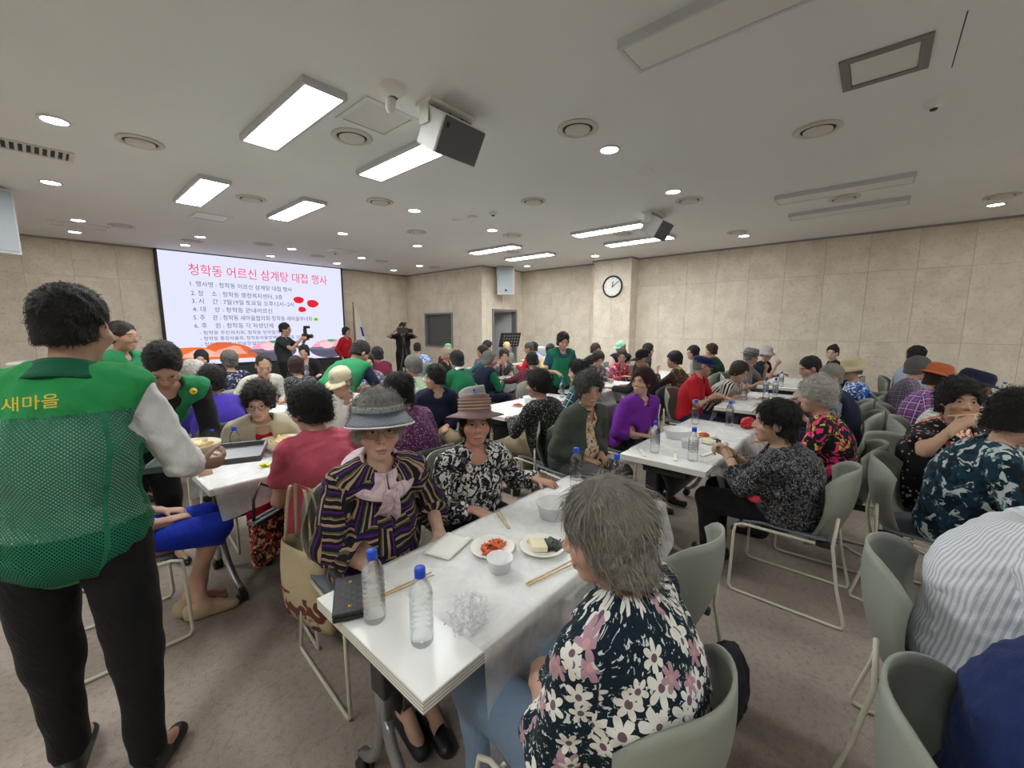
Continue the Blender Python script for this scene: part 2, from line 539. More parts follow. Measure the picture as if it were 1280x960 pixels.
for a in [(1.44, 3.57, 1, 'lit rectangular ceiling light beside the white dome camera'), (2.49, 3.57, 1, 'lit rectangular ceiling light partly behind the hanging grey speaker'),
          (1.44, 6.2, 1, 'lit rectangular ceiling light above the left part of the screen'), (2.50, 6.17, 1, 'lit rectangular ceiling light right of centre before the screen'),
          (6.40, 6.12, 1, 'thin lit ceiling light nearest the wall speaker, farther left of the two'), (7.55, 6.12, 1, 'thin lit ceiling light just above the white wall speaker'),
          (6.38, 3.50, 1, 'long lit ceiling light ending behind the small far speaker'), (7.55, 3.50, 1, 'long lit ceiling light under the small far speaker'),
          (6.38, .48, 0, 'unlit long ceiling light, upper one of the pair near the beige wall'), (7.45, .48, 0, 'unlit long ceiling light, lower one of the pair near the beige wall'),
          (2.49, .62, 0, 'large unlit ceiling light at the top edge of the picture'),
          (1.44, .5, 0, 'unlit ceiling light straight above the camera'), (1.44, -2.6, 1, 'lit ceiling light behind the camera'), (3.9, -2.6, 1, 'lit ceiling light behind the right rows'), (6.4, -2.6, 1, 'lit ceiling light at the rear by the beige wall'), (-1.6, 3.57, 1, 'lit ceiling light beyond the vest man on the door side'), (-1.6, .5, 1, 'lit ceiling light behind the camera on the door side'), (-1.6, 6.2, 1, 'lit ceiling light near the slotted grille')]:
    panel_light(*a)
ORD = ['first', 'second', 'third', 'fourth', 'fifth', 'sixth', 'seventh', 'eighth', 'ninth']
def grid_labels(pts, what):
    rows = []
    for p in sorted(pts, key=lambda p: -p[1]):
        for r in rows:
            if abs(r[0][1] - p[1]) < .35: r.append(p); break
        else: rows.append([p])
    out = {}
    for i, r in enumerate(rows):
        r.sort()
        for j, p in enumerate(r): out[p] = '%s, %s from the left in the %s row from the screen wall' % (what, ORD[j], ORD[i])
    return out
dl = MB().lathe([(.075, -.002), (.098, -.002), (.10, -.009), (.082, -.012), (.07, .0)], 20)
ME_DR = dl.mesh('rim'); ME_DL = MB().lathe([(.0005, -.006), (.078, -.006)], 20).mesh('lamp')


DOWNS = [(.25, 5.02), (.26, 7.15), (.57, 9.32), (.58, 10.5), (3.63, 2.0), (5.21, 2.0), (8.5, 1.95), (8.58, -1.03), (3.64, 5.02), (5.22, 5.03), (3.67, 7.16), (5.2, 7.1),
                            (5.2, 9.3), (3.66, 9.34), (2.1, 9.35), (2.1, 10.5), (6.9, 10.6), (6.88, 9.33), (3.68, 10.6), (5.22, 10.55), (8.6, 5.02), (8.8, 7.2)]
DL = grid_labels(DOWNS, 'round glowing downlight')
for x, y, lb in [(5.21, -1.03, 'above the row with the orange hat'), (3.63, -1.03, 'above the red scarf woman\'s table'), (.25, 2.0, 'straight above the green mesh vest man'), (.25, -1.03, 'behind the camera'), (-1.9, 5.02, 'beyond the door side speaker'), (-1.9, 2.0, 'on the door side beside the camera')]: DL[(x, y)] = 'round glowing downlight ' + lb
for x, y in DL:
    e = empty('downlight', (x, y, ZC), label=DL[(x, y)], cat='downlight', group='round recessed downlights')
    mobj('rim', ME_DR, M_WHITE, e); mobj('lamp', ME_DL, M_DOWN, e)
M_VENT = sm('vent enamel', srgb(206, 203, 194), .5); M_DARK = sm('vent gap', (.05, .048, .045), .9)
ME_V1 = MB().lathe([(.13, -.001), (.165, -.001), (.168, -.008), (.135, -.02), (.122, -.006)], 28).mesh('ring')
ME_V2 = MB().lathe([(.0005, -.030), (.05, -.030), (.10, -.022), (.104, -.014)], 28).mesh('disc')
ME_V3 = MB().lathe([(.0005, -.003), (.13, -.003)], 24).mesh('gap')
VG = dict(group='round ceiling air diffusers')
VENTS = [(.76, 5.02), (1.94, 3.53), (3.09, 2.0), (4.41, .52), (1.95, 6.12), (3.10, 5.01), (4.4, 3.5), (5.69, 1.97), (6.9, .47), (8.09, -1.01), (1.05, 9.3), (2.09, 9.91), (3.1, 9.25),
             (4.45, 6.1), (5.74, 5.03), (6.92, 3.5), (8.1, 1.96), (5.76, 9.35), (7.31, 9.25), (4.41, 9.83), (6.95, 6.1)]
VL = grid_labels(VENTS, 'round ceiling air diffuser')
for x, y in VENTS:
    e = empty('air_diffuser', (x, y, ZC), label=VL[(x, y)], cat='air vent', **VG)
    mobj('ring', ME_V1, M_VENT, e); mobj('disc', ME_V2, M_VENT, e); mobj('gap', ME_V3, M_DARK, e)
ME_S1 = MB().lathe([(.0005, -.012), (.07, -.012), (.085, -.002)], 20).mesh('plate')
for x, y, lb in [(4.39, 1.98, 'between two downlights near the dark grey hatch'), (4.39, 4.96, 'farther one of the pair in mid ceiling'), (4.42, 4.65, 'nearer one of the pair in mid ceiling')]:
    o = mobj('ceiling_plate', ME_S1, M_WHITE, None, loc=(x, y, ZC)); tag(o, 'small flat round white cover plate ' + lb, 'cover plate', 'round cover plates')
ME_SD = MB().lathe([(.0005, -.045), (.028, -.045), (.034, -.03), (.055, -.022), (.06, 0)], 18).mesh('housing')
ME_SE = MB().lathe([(.0005, -.058), (.018, -.056), (.024, -.044)], 14).mesh('sensor')
for x, y, lb in [(4.46, -.16, 'small white smoke detector near the framed ceiling hatch'), (4.43, 4.25, 'small white smoke detector between the downlights in mid ceiling'), (4.42, 9.0, 'small smoke detector beside the far ceiling hatch')]:
    e = empty('smoke_detector', (x, y, ZC), label=lb, cat='smoke detector', group='smoke detectors')
    mobj('housing', ME_SD, M_WHITE, e); mobj('sensor', ME_SE, M_DARK, e)
def hatch(x0, x1, y0, y1, lab, fw=.035, mat=None):
    e = empty('ceiling_hatch', ((x0 + x1) / 2, (y0 + y1) / 2, ZC), label=lab, cat='ceiling hatch', group='ceiling access hatches')
    a, b_ = (x1 - x0) / 2, (y1 - y0) / 2
    f = MB().box(-a, a, -b_, -b_ + fw, -.012, 0).box(-a, a, b_ - fw, b_, -.012, 0).box(-a, -a + fw, -b_ + fw, b_ - fw, -.012, 0).box(a - fw, a, -b_ + fw, b_ - fw, -.012, 0)
    f.build('hatch_frame', mat or M_WHITE, e)
    MB().box(-a + fw + .004, a - fw - .004, -b_ + fw + .004, b_ - fw - .004, -.006, 0).build('hatch_lid', M_OFF, e)
hatch(1.69, 2.13, 2.85, 3.31, 'square white ceiling hatch beside the hanging grey speaker')
hatch(3.42, 3.84, -.09, .33, 'ceiling hatch with a thick dark grey frame', .05, sm('dark hatch frame', srgb(126, 124, 120), .5, .2))
hatch(1.64, 2.09, 7.36, 7.8, 'square white ceiling hatch in front of the screen')
hatch(4.15, 4.75, 8.6, 9.1, 'far square ceiling hatch right of the screen top')
hatch(.25, .95, 9.6, 10.0, 'long ceiling hatch near the front wall corner')
MB().box(3.33, 3.96, -.203, -.197, ZC - .001, ZC + .02).build('trim_7', M_DARK)['kind'] = 'structure'
# slot air grille
e = empty('slot_grille', (-.45, 5.96, ZC), label='long dark slotted air grille in the ceiling above the door side', cat='air vent')
MB().box(-.9, .84, -.15, -.12, -.012, 0).box(-.9, .84, .12, .15, -.012, 0).box(-.9, -.87, -.12, .12, -.012, 0).box(.81, .84, -.12, .12, -.012, 0).build('grille_frame', M_VENT, e)
MB().box(-.87, .81, -.12, .12, -.002, 0).build('gap', M_DARK, e)
me = MB().box(-.01, .01, -.12, .12, -.012, -.002).mesh('slat')
for k in range(34): mobj('slat', me, M_VENT, e, loc=(-.85 + k * .0495, 0, 0), rot=(0, R_(25), 0))
# dome camera on the ceiling
e = empty('ceiling_camera', (1.75, 2.62, ZC), label='white funnel shaped camera hanging from the ceiling', cat='camera')
MB().lathe([(.085, 0), (.082, -.03), (.05, -.06), (.034, -.075)], 20).build('mount', M_WHITE, e)
MB().lathe([(.034, -.07), (.036, -.10), (.03, -.14), (.018, -.16), (.0005, -.165)], 18).build('housing', M_WHITE, e, rot=(R_(14), 0, 0))
# hanging loudspeakers
M_GRILLE = sm('speaker grille', srgb(98, 98, 102), .7, .2, grain=.4, gscale=300)
M_SPK = sm('speaker cabinet', srgb(208, 209, 210), .5)
def hung_speaker(x, y, w, lab, sc=1.):
    e = empty('hanging_speaker', (x, y, ZC), label=lab, cat='speaker', group='ceiling speakers')
    br = MB().box(-w / 2 - .02, w / 2 + .02, -.02, .16, -.03, 0); br.build('bracket', M_WHITE, e, bevel=.003)
    for s in (-1, 1):
        MB().box(s * (w / 2 + .012) - .004, s * (w / 2 + .012) + .004, .02, .12, -.16, -.03).build('bracket_arm', M_WHITE, e)
    for k in (-.3, 0, .3):
        MB().tube([(k * w, .03, -.03), (k * w, .03, -.07), (k * w + .02, .02, -.09)], .006, 5).build('bolt', M_DARK, e)
    c = MB().box(-w / 2, w / 2, -.12, .12, -.13, .13)
    cab = c.build('cabinet', M_SPK, e, bevel=.012, seg=2, loc=(0, .02, -.20), rot=(R_(32), 0, 0))
    MB().box(-w / 2 + .008, w / 2 - .008, -.130, -.121, -.122, .122).build('grille', M_GRILLE, cab, bevel=.004)
    MB().box(-w / 2 + .03, -w / 2 + .055, -.133, -.130, .05, .085).build('badge', M_BLACK, cab)
hung_speaker(2.20, 2.52, .40, 'grey loudspeaker hanging from the ceiling near the big lit lights')
hung_speaker(6.02, 2.50, .40, 'smaller looking grey loudspeaker hanging far along the ceiling')
def wall_speaker(x, y, z, rz, lab):
    e = empty('wall_speaker', (x, y, z), rz, label=lab, cat='speaker', group='tall white wall speakers')
    c = MB().add([(-.24, -.2, -.37), (.24, -.2, -.37), (.16, .16, -.37), (-.16, .16, -.37), (-.24, -.2, .37), (.24, -.2, .37), (.16, .16, .37), (-.16, .16, .37)],
                 [(0, 3, 2, 1), (4, 5, 6, 7), (0, 1, 5, 4), (1, 2, 6, 5), (2, 3, 7, 6), (3, 0, 4, 7)])
    c.build('cabinet', M_SPK, e, bevel=.012, seg=2)
    MB().box(-.21, .21, -.214, -.203, -.34, .34).build('grille', sm('pale speaker grille', srgb(176, 184, 192), .6, .2, grain=.2, gscale=300), e, bevel=.004)
    MB().box(-.03, .03, -.218, -.214, -.28, -.23).build('badge', M_BLACK, e)
    MB().box(-.05, .05, .14, .26, -.1, .1).build('bracket', M_WHITE, e)
wall_speaker(8.52, 7.79, 2.83, R_(-32), 'tall white loudspeaker on the wall above the grey door')
wall_speaker(-.34, 7.85, 2.82, R_(30), 'pale blue grey loudspeaker cut by the picture edge above the vest man')

# clock on the pillar
e = empty('wall_clock', (px0, 4.89, 2.56), label='round black rimmed wall clock with white face on the pillar', cat='clock')
Mx = Matrix.Rotation(R_(-90), 4, 'Y')
MB().lathe([(.25, 0), (.262, .02), (.255, .05), (.235, .055), (.222, .03)], 40).xf(Mx).build('rim', M_BLACK, e)
MB().lathe([(.0005, .022), (.23, .022)], 36).xf(Mx).build('dial', sm('clock dial', srgb(238, 238, 236), .5), e)
for k in range(12):
    w_ = R_(30 * k); r0 = .17 if k % 3 == 0 else .19
    MB().box(-.004, .004, r0, .21, .023, .027).xf(Mx @ Matrix.Rotation(-w_ + R_(90) * 0, 4, 'Z')).build('hour_mark', M_BLACK, e)
for ln, ww, aa, nm in [(.12, .010, -5, 'hour_hand'), (.19, .007, -54, 'minute_hand')]:
    MB().box(-.02, ln, -ww, ww, .03, .034).xf(Mx @ Matrix.Rotation(R_(aa), 4, 'Z')).build(nm, M_BLACK, e)

# flags, lectern
M_GOLD = sm('gold', srgb(214, 168, 60), .3, .9); M_FLAGW = sm('white flag silk', srgb(236, 236, 238), .7); M_FLAGB = sm('blue flag print', srgb(40, 62, 160), .7)
def flag(x, y, lab, cloth=True):
    e = empty('flag_stand', (x, y, 0), label=lab, cat='flag', group='flags on stands')
    MB().lathe([(.0005, .06), (.05, .06), (.16, .02), (.17, 0)], 20).build('base', M_GOLD, e)
    MB().tube([(0, 0, .04), (0, 0, 2.2)], .014, 8).build('pole', sm('brown pole', srgb(120, 80, 40), .4), e)
    MB().lathe([(.0005, .10), (.022, .085), (.03, .06), (.022, .035), (.012, .02), (.02, .008), (.012, 0)], 12, c=(0, 0, 2.2)).build('finial', M_GOLD, e)
    if cloth:
        g_ = []
        for i in range(15):
            v = i / 14
            row = []
            for j in range(19):
                u = j / 18
                sp = .05 + .42 * v ** .8
                row.append((.015 + u * sp, .05 * math.sin(u * 14 + v * 2) * (.4 + v), 2.15 - 1.25 * v - .10 * u * v))
            g_.append(row)
        fl = MB().sheet(g_, .006).build('flag_cloth', M_FLAGW, e)
        MB().sheet([[(.015 + u * (.05 + .42 * v ** .8), .05 * math.sin(u * 14 + v * 2) * (.4 + v) - .007, 2.15 - 1.25 * v - .10 * u * v) for v in np.linspace(.42, .62, 8)] for u in np.linspace(.62, .95, 10)], .004).build('emblem', M_FLAGB, fl)
        MB().tube([(.012, 0, 2.14), (.03, .02, 1.6), (.05, .03, 1.0)], .012, 6).build('fringe', M_GOLD, fl)
flag(5.88, 11.1, 'white flag with blue emblem on a pole right of the screen')
flag(.73, 11.1, 'gold tipped flag pole left of the screen behind the vest man', False)
e = empty('lectern', (.05, 8.9, 0), R_(-12), label='white lectern with a dark top slot left of the screen', cat='lectern')
MB().box(-.34, .34, -.2, .2, 0, 1.02).build('body', M_WHITE, e, bevel=.01)
MB().box(-.36, .36, -.24, .24, 1.08, 1.12).build('top', M_WHITE, e, bevel=.01)
MB().box(-.05, .05, -.06, .06, 1.02, 1.08).build('neck', M_BLACK, e)
# music stand and white board trolley near the door
e = empty('music_stand', (7.55, 6.75, 0), R_(160), label='black perforated music stand near the grey door', cat='music stand')
MB().tube([(0, 0, .02), (0, 0, 1.15)], .012, 8).build('pole', M_BLACK, e)
for k in range(3):
    w_ = R_(120 * k); MB().tube([(0, 0, .25), (.3 * math.cos(w_), .3 * math.sin(w_), .01)], .009, 6).build('leg', M_BLACK, e)
dk = MB().box(-.27, .27, -.01, .01, 0, .36).build('desk', M_BLACK, e, loc=(0, 0, 1.12), rot=(R_(-22), 0, 0))
for r in range(4):
    for c in range(6): MB().box(-.22 + c * .075, -.185 + c * .075, -.013, .013, .05 + r * .075, .075 + r * .075).build('slot', sm('slot light', srgb(150, 150, 150), .6), dk)
e = empty('projector_cart', (8.0, 6.2, 0), R_(155), label='light grey equipment cart with rounded box top near the far table', cat='cart')
MB().box(-.32, .32, -.25, .25, .75, .80).build('shelf', M_WHITE, e, bevel=.01)
MB().box(-.24, .24, -.2, .2, .80, 1.12).build('case', sm('cart case', srgb(188, 192, 196), .5), e, bevel=.05, seg=3)
for sx in (-1, 1):
    for sy in (-1, 1): MB().tube([(sx * .29, sy * .22, 0.02), (sx * .29, sy * .22, .76)], .014, 6).build('leg', M_FRAME, e)
# ------------------------------------------------------------------ implicit-surface mesher for soft bodies
class Vox:
    def __init__(s, lo, hi, h):
        s.h = h
        s.lo = np.array(lo, np.float32) - 3 * h
        s.n = np.ceil((np.array(hi) + 3 * h - s.lo) / h).astype(int) + 1
        s.D = np.full(s.n, .08, np.float32)
        s.ax = [(s.lo[i] + h * np.arange(s.n[i])).astype(np.float32) for i in range(3)]
    def reg(s, lo, hi):
        a = np.clip(np.floor((np.array(lo) - s.lo) / s.h).astype(int), 0, s.n)
        b = np.clip(np.ceil((np.array(hi) - s.lo) / s.h).astype(int) + 1, 0, s.n)
        if (b <= a).any(): return None
        return (tuple(slice(a[i], b[i]) for i in range(3)),
                s.ax[0][a[0]:b[0], None, None], s.ax[1][None, a[1]:b[1], None], s.ax[2][None, None, a[2]:b[2]])
    def op(s, sl, d, k, mode):
        D = s.D[sl]
        if mode == 'u':
            if k > 0:
                h = np.maximum(k - np.abs(D - d), 0) / k
                s.D[sl] = np.minimum(D, d) - h * h * k * .25
            else: s.D[sl] = np.minimum(D, d)
        else:
            d = -d
            if k > 0:
                h = np.maximum(k - np.abs(D - d), 0) / k
                s.D[sl] = np.maximum(D, d) + h * h * k * .25
            else: s.D[sl] = np.maximum(D, d)
    def cone(s, a, b, ra, rb, n=None, q=1., k=.02, mode='u'):
        a = np.array(a, np.float32); b = np.array(b, np.float32)
        m = max(ra, rb) + k + 2.5 * s.h
        rg = s.reg(np.minimum(a, b) - m, np.maximum(a, b) + m)
        if rg is None: return
        sl, x, y, z = rg
        ba = b - a; L2 = float(ba @ ba) + 1e-9
        px, py, pz = x - a[0], y - a[1], z - a[2]
        t = np.clip((px * ba[0] + py * ba[1] + pz * ba[2]) / L2, 0, 1)
        qx, qy, qz = px - t * ba[0], py - t * ba[1], pz - t * ba[2]
        d2 = qx * qx + qy * qy + qz * qz
        if n is not None and q != 1.:
            dn = qx * n[0] + qy * n[1] + qz * n[2]
            d2 = d2 + dn * dn * (1 / (q * q) - 1)
        s.op(sl, np.sqrt(d2) - (ra + (rb - ra) * t), k, mode)
    def ell(s, c, r, R=None, k=.02, mode='u'):
        c = np.array(c, np.float32); r = np.array(r, np.float32)
        m = float(r.max()) + k + 2.5 * s.h
        mm = m if R is not None else (r + k + 2.5 * s.h)
        rg = s.reg(c - mm, c + mm)
        if rg is None: return
        sl, x, y, z = rg
        px, py, pz = x - c[0], y - c[1], z - c[2]
        if R is not None:
            R = np.array(R)
            px, py, pz = (px * R[0, 0] + py * R[1, 0] + pz * R[2, 0], px * R[0, 1] + py * R[1, 1] + pz * R[2, 1], px * R[0, 2] + py * R[1, 2] + pz * R[2, 2])
        a2, b2, c2 = (px / r[0]) ** 2, (py / r[1]) ** 2, (pz / r[2]) ** 2
        k0 = np.sqrt(a2 + b2 + c2)
        k1 = np.sqrt(a2 / r[0] ** 2 + b2 / r[1] ** 2 + c2 / r[2] ** 2) + 1e-6
        s.op(sl, k0 * (k0 - 1) / k1, k, mode)
    def cut(s, e, d, rad=None):
        """remove what lies beyond the plane through e with normal d, within rad of e"""
        e = np.array(e, np.float32)
        rg = s.reg(e - (rad or 9), e + (rad or 9))
        if rg is None: return
        sl, x, y, z = rg
        pl = (x - e[0]) * d[0] + (y - e[1]) * d[1] + (z - e[2]) * d[2]
        if rad:
            rr = np.sqrt((x - e[0]) ** 2 + (y - e[1]) ** 2 + (z - e[2]) ** 2)
            pl = np.where(rr < rad, pl, -.08)
        s.D[sl] = np.maximum(s.D[sl], pl)
    def wob(s, amp, f, seed):
        rd = np.random.RandomState(seed)
        x, y, z = s.ax[0][:, None, None], s.ax[1][None, :, None], s.ax[2][None, None, :]
        tot = 0
        for k in range(3):
            w = rd.randn(3); w *= f * (1 + .6 * k) / np.linalg.norm(w); v = rd.randn(3); v *= f * .8 / np.linalg.norm(v)
            tot = tot + np.sin(x * w[0] + y * w[1] + z * w[2] + rd.rand() * 6 + 1.3 * np.sin(x * v[0] + y * v[1] + z * v[2])) / (1 + .5 * k)
        s.D += (amp * .6 * tot).astype(np.float32)
    def curls(s, amp, f, seed):
        rd = np.random.RandomState(seed)
        x, y, z = s.ax[0][:, None, None], s.ax[1][None, :, None], s.ax[2][None, None, :]
        Q = np.linalg.qr(rd.randn(3, 3))[0] * f
        u, v, w = (x * Q[i, 0] + y * Q[i, 1] + z * Q[i, 2] + rd.rand() * 9 for i in range(3))
        u2 = u + .9 * np.sin(v * .7 + 1); v2 = v + .9 * np.sin(w * .8); w2 = w + .9 * np.sin(u * .9)
        s.D += (amp * (np.sin(u2) * np.sin(v2) * np.sin(w2) * 1.3 + .35 * np.sin(2.1 * u2 + w2) * np.sin(2.3 * v2))).astype(np.float32)
    def mesh(s, smooth=.5):
        D = s.D; neg = D < 0
        c = np.zeros(tuple(x - 1 for x in D.shape), np.int8)
        N = D.shape
        for i in (0, 1):
            for j in (0, 1):
                for k in (0, 1):
                    c += neg[i:N[0] - 1 + i, j:N[1] - 1 + j, k:N[2] - 1 + k]
        act = (c > 0) & (c < 8)
        I = np.argwhere(act)
        idx = np.full(c.shape, -1, np.int32); idx[act] = np.arange(len(I))
        pos = np.zeros((len(I), 3), np.float32); cnt = np.zeros(len(I), np.float32)
        cor = {}
        for o in [(i, j, k) for i in (0, 1) for j in (0, 1) for k in (0, 1)]:
            cor[o] = D[I[:, 0] + o[0], I[:, 1] + o[1], I[:, 2] + o[2]]
        for o in cor:
            for a in range(3):
                if o[a] == 0:
                    o2 = tuple(1 if i == a else o[i] for i in range(3))
                    da, db = cor[o], cor[o2]
                    m = (da < 0) != (db < 0)
                    t = np.where(m, da / np.where(m, da - db, 1), 0)
                    for i in range(3):
                        pos[:, i] += np.where(m, o[i] + (t if i == a else 0), 0)
                    cnt += m
        V = s.lo + s.h * (I + pos / np.maximum(cnt, 1)[:, None])
        Q = []
        for a in range(3):
            u, v = (a + 1) % 3, (a + 2) % 3
            s0 = [slice(1, -1)] * 3; s1 = [slice(1, -1)] * 3
            s0[a] = slice(0, -1); s1[a] = slice(1, None)
            n0, n1 = neg[tuple(s0)], neg[tuple(s1)]
            for flip in (0, 1):
                J = np.argwhere((n0 & ~n1) if not flip else (~n0 & n1))
                if len(J) == 0: continue
                off = []
                for (du, dv) in ((0, 0), (1, 0), (1, 1), (0, 1)):
                    K_ = J.copy(); K_[:, u] += du; K_[:, v] += dv
                    off.append(idx[K_[:, 0], K_[:, 1], K_[:, 2]])
                q = np.stack(off, 1)
                Q.append(q[:, ::-1] if flip else q)
        F = np.concatenate(Q) if Q else np.zeros((0, 4), np.int32)
        F = F[(F >= 0).all(1)]
        # one pass of smoothing
        nb = np.zeros_like(V); ct = np.zeros(len(V), np.float32)
        for i in range(4):
            j = (i + 1) % 4
            np.add.at(nb, F[:, i], V[F[:, j]]); np.add.at(nb, F[:, j], V[F[:, i]])
            np.add.at(ct, F[:, i], 1); np.add.at(ct, F[:, j], 1)
        V = V * (1 - smooth) + smooth * nb / np.maximum(ct, 1)[:, None]
        return V, F

def fill(vx, prims, inf=0., k=None):
    for p in prims:
        if p[0] == 'c':
            _, a, b, ra, rb, n, q, kk = p
            vx.cone(a, b, ra + inf, rb + inf, n, q, kk if k is None else k)
        else:
            _, c, r, R, kk = p
            vx.ell(c, np.array(r) + inf, R, kk if k is None else k)
def bounds(prims, m=.03):
    lo, hi = np.full(3, 9.), np.full(3, -9.)
    for p in prims:
        if p[0] == 'c':
            for c, r in ((p[1], p[3]), (p[2], p[4])):
                lo = np.minimum(lo, np.array(c) - r); hi = np.maximum(hi, np.array(c) + r)
        else:
            r = max(p[2]) if p[3] is not None else np.array(p[2])
            lo = np.minimum(lo, np.array(p[1]) - r); hi = np.maximum(hi, np.array(p[1]) + r)
    return lo - m, hi + m
def cn(a, b, ra, rb, n=None, q=1., k=.03): return ('c', np.array(a, float), np.array(b, float), ra, rb, n, q, k)
def el(c, r, R=None, k=.03): return ('e', np.array(c, float), r, R, k)
def nrm(v): v = np.array(v, float); return v / (np.linalg.norm(v) + 1e-9)
def rotm(yaw=0., pitch=0., roll=0.):
    return np.array(Matrix.Rotation(R_(yaw), 3, 'Z') @ Matrix.Rotation(R_(-pitch), 3, 'X') @ Matrix.Rotation(R_(roll), 3, 'Y'))

# ------------------------------------------------------------------ people: shared materials
def skin_mat():
    m, g, b = new_mat('skin', .55, spec=.35)
    hc = g.attr('hc'); x, y, z = g.sep(hc); base = g.oinfo('Color'); lip = g.attr('lip', 'OBJECT', 'Fac'); age = g.attr('grey', 'OBJECT', 'Fac')
    ax = x.abs(); front = y.gt(.03)
    n = g.noise(hc, 60, 4, .6)
    c = g.mix((n - .4) * .5, base, g.mix(1., base, (.80, .62, .58), 'MULTIPLY'))
    def ell_(cx, cz, rx, rz, xx=ax):
        a = (xx - cx) / rx; d = (z - cz) / rz
        return (a * a + d * d).step(1.25, .75) * front
    # cheeks, brows, eyes, lips, nostrils
    c = g.mix(ell_(.040, -.038, .026, .022) * .35, c, g.mix(1., base, (1.0, .66, .62), 'MULTIPLY'))
    bz = z - (.026 - (ax - .034) * (ax - .034) * 7.)
    brow = ((bz / .0048) * (bz / .0048) + ((ax - .034) / .021) * ((ax - .034) / .021)).step(1.2, .6) * front
    c = g.mix(brow * .75, c, g.mix(age, (.03, .022, .02), (.2, .18, .16)))
    c = g.mix(ell_(.031, -.011, .022, .008) * .35, c, g.mix(1., base, (.62, .45, .42), 'MULTIPLY'))
    ez = z - (.0045 - (ax - .031) * (ax - .031) * 9.)
    eye = ((ez / .0050) * (ez / .0050) + ((ax - .031) / .0150) * ((ax - .031) / .0150)).step(1.15, .85) * front
    c = g.mix(eye, c, (.42, .38, .36))
    iris = (((z - .0035) / .0058) * ((z - .0035) / .0058) + ((ax - .031) / .0062) * ((ax - .031) / .0062)).step(1.15, .85) * eye
    c = g.mix(iris, c, (.012, .008, .007))
    lz = ez - .0045
    lash = ((lz / .0016) * (lz / .0016) + ((ax - .031) / .0165) * ((ax - .031) / .0165)).step(1.3, .7) * front
    c = g.mix(lash * .85, c, (.02, .014, .012))
    lips = ell_(0., -.0715, .0245, .0105, x)
    c = g.mix(lips * (lip * .55 + .12), c, g.mix(lip, g.mix(1., base, (.85, .5, .5), 'MULTIPLY'), (.40, .10, .10)))
    ml = z + .0705 + x * x * 3.
    mouth = ((ml / .0017) * (ml / .0017) + (x / .025) * (x / .025)).step(1.2, .6) * front
    c = g.mix(mouth * .8, c, (.06, .02, .02))
    c = g.mix(ell_(.009, -.0425, .0045, .0028) * .8, c, (.06, .03, .025))
    g.put(b.inputs['Base Color'], c)
    fold = ((ax - .030 - (-.038 - z) * .35) / .003); fold = (fold * fold).step(1., 0.) * front * z.gt(-.075) * z.lt(-.036)
    wr = g.noise(g.comb(x * .5, y, z * 3.), 70, 3)
    g.put(b.inputs['Normal'], g.bump(n * .4 + wr * .25, .3, .004))
    b.inputs['Subsurface Weight'].default_value = .08
    b.inputs['Subsurface Radius'].default_value = (.01, .004, .002)
    return m
M_SKIN = skin_mat()
def hair_mat():
    m, g, b = new_mat('hair', .55, spec=.35)
    o = g.obj(); col = g.oinfo('Color'); st = g.attr('straight', 'OBJECT', 'Fac')
    x, y, z = g.sep(o)
    ang = g.m('ARCTAN2', x, y)
    strand = g.noise(g.comb(ang * 9., x * 4. + y * 4., z * 9.), 9, 4, .65)
    curl = g.noise(o, 75, 4, .7, 2.2)
    n = g.mix(st, curl, strand)
    c = g.mix(n, g.mix(1., col, (.38, .38, .40), 'MULTIPLY'), g.mix(1., col, (1.65, 1.6, 1.55), 'MULTIPLY'))
    g.put(b.inputs['Base Color'], c)
    g.put(b.inputs['Normal'], g.bump(n, .9, .012))
    return m
M_HAIR = hair_mat()
def cloth(name, fn, rough=.85, bump=.25, alpha=None):
    if name in _cache: return _cache[name]
    m, g, b = new_mat(name, rough, spec=.2)
    b.inputs['Sheen Weight'].default_value = .04
    g.put(b.inputs['Base Color'], fn(g))
    o = g.obj()
    w = g.noise(o, 8, 4, .6, 1.6); f = g.noise(o, 420, 2)
    x, y, z = g.sep(o); k = g.noise(g.comb(x * 2.2 + z * .8, y * 2.2, z * .9), 10, 3, .55, 2.2)
    g.put(b.inputs['Normal'], g.bump(w * .6 + k * .7 + f * .05, bump * 1.0, .03))
    if alpha: g.put(b.inputs['Alpha'], alpha(g))
    _cache[name] = m
    return m
def plain(name, col): return cloth(name, lambda g: g.mix(g.noise(g.obj(), 30, 3) * .5, col, tuple(c * .78 for c in col)))
def blotch(name, base, layers):
    """layers: (colour, scale, lo, hi, distortion)"""
    def fn(g):
        o = g.obj(); c = base
        for i, (col, sc, lo, hi, di) in enumerate(layers):
            n = g.noise(g.vm('ADD', o, (i * 3.1, i * 1.7, i * 5.3)), sc, 2.5, .55, di)
            c = g.mix(n.step(lo, hi), c, col)
        return c
    return cloth(name, fn)
def dots(name, base, cols, scale, r, dens=.5):
    def fn(g):
        d, col, _ = g.voro(g.obj(), scale, ('Distance', 'Color', 'Position'))
        rr, gg, bb = g.sep(col)
        k = d.lt(r) * rr.lt(dens)
        return g.mix(k, base, g.ramp(gg, [(i / len(cols), c) for i, c in enumerate(cols)], 'CONSTANT'))
    return cloth(name, fn)
def stripes(name, cols, width, axis=0, wob=0.):
    """cols: list of (share, colour)"""
    def fn(g):
        u, v, _ = g.sep(g.attr('cuv')); q = (u, v)[axis]
        if wob: q = q + (g.noise(g.obj(), 4, 2) - .5) * wob
        f = (q / width).frac(); p = 0; st = []
        for s_, c in cols: st.append((p, c)); p += s_
        return g.ramp(f, st, 'CONSTANT')
    return cloth(name, fn)
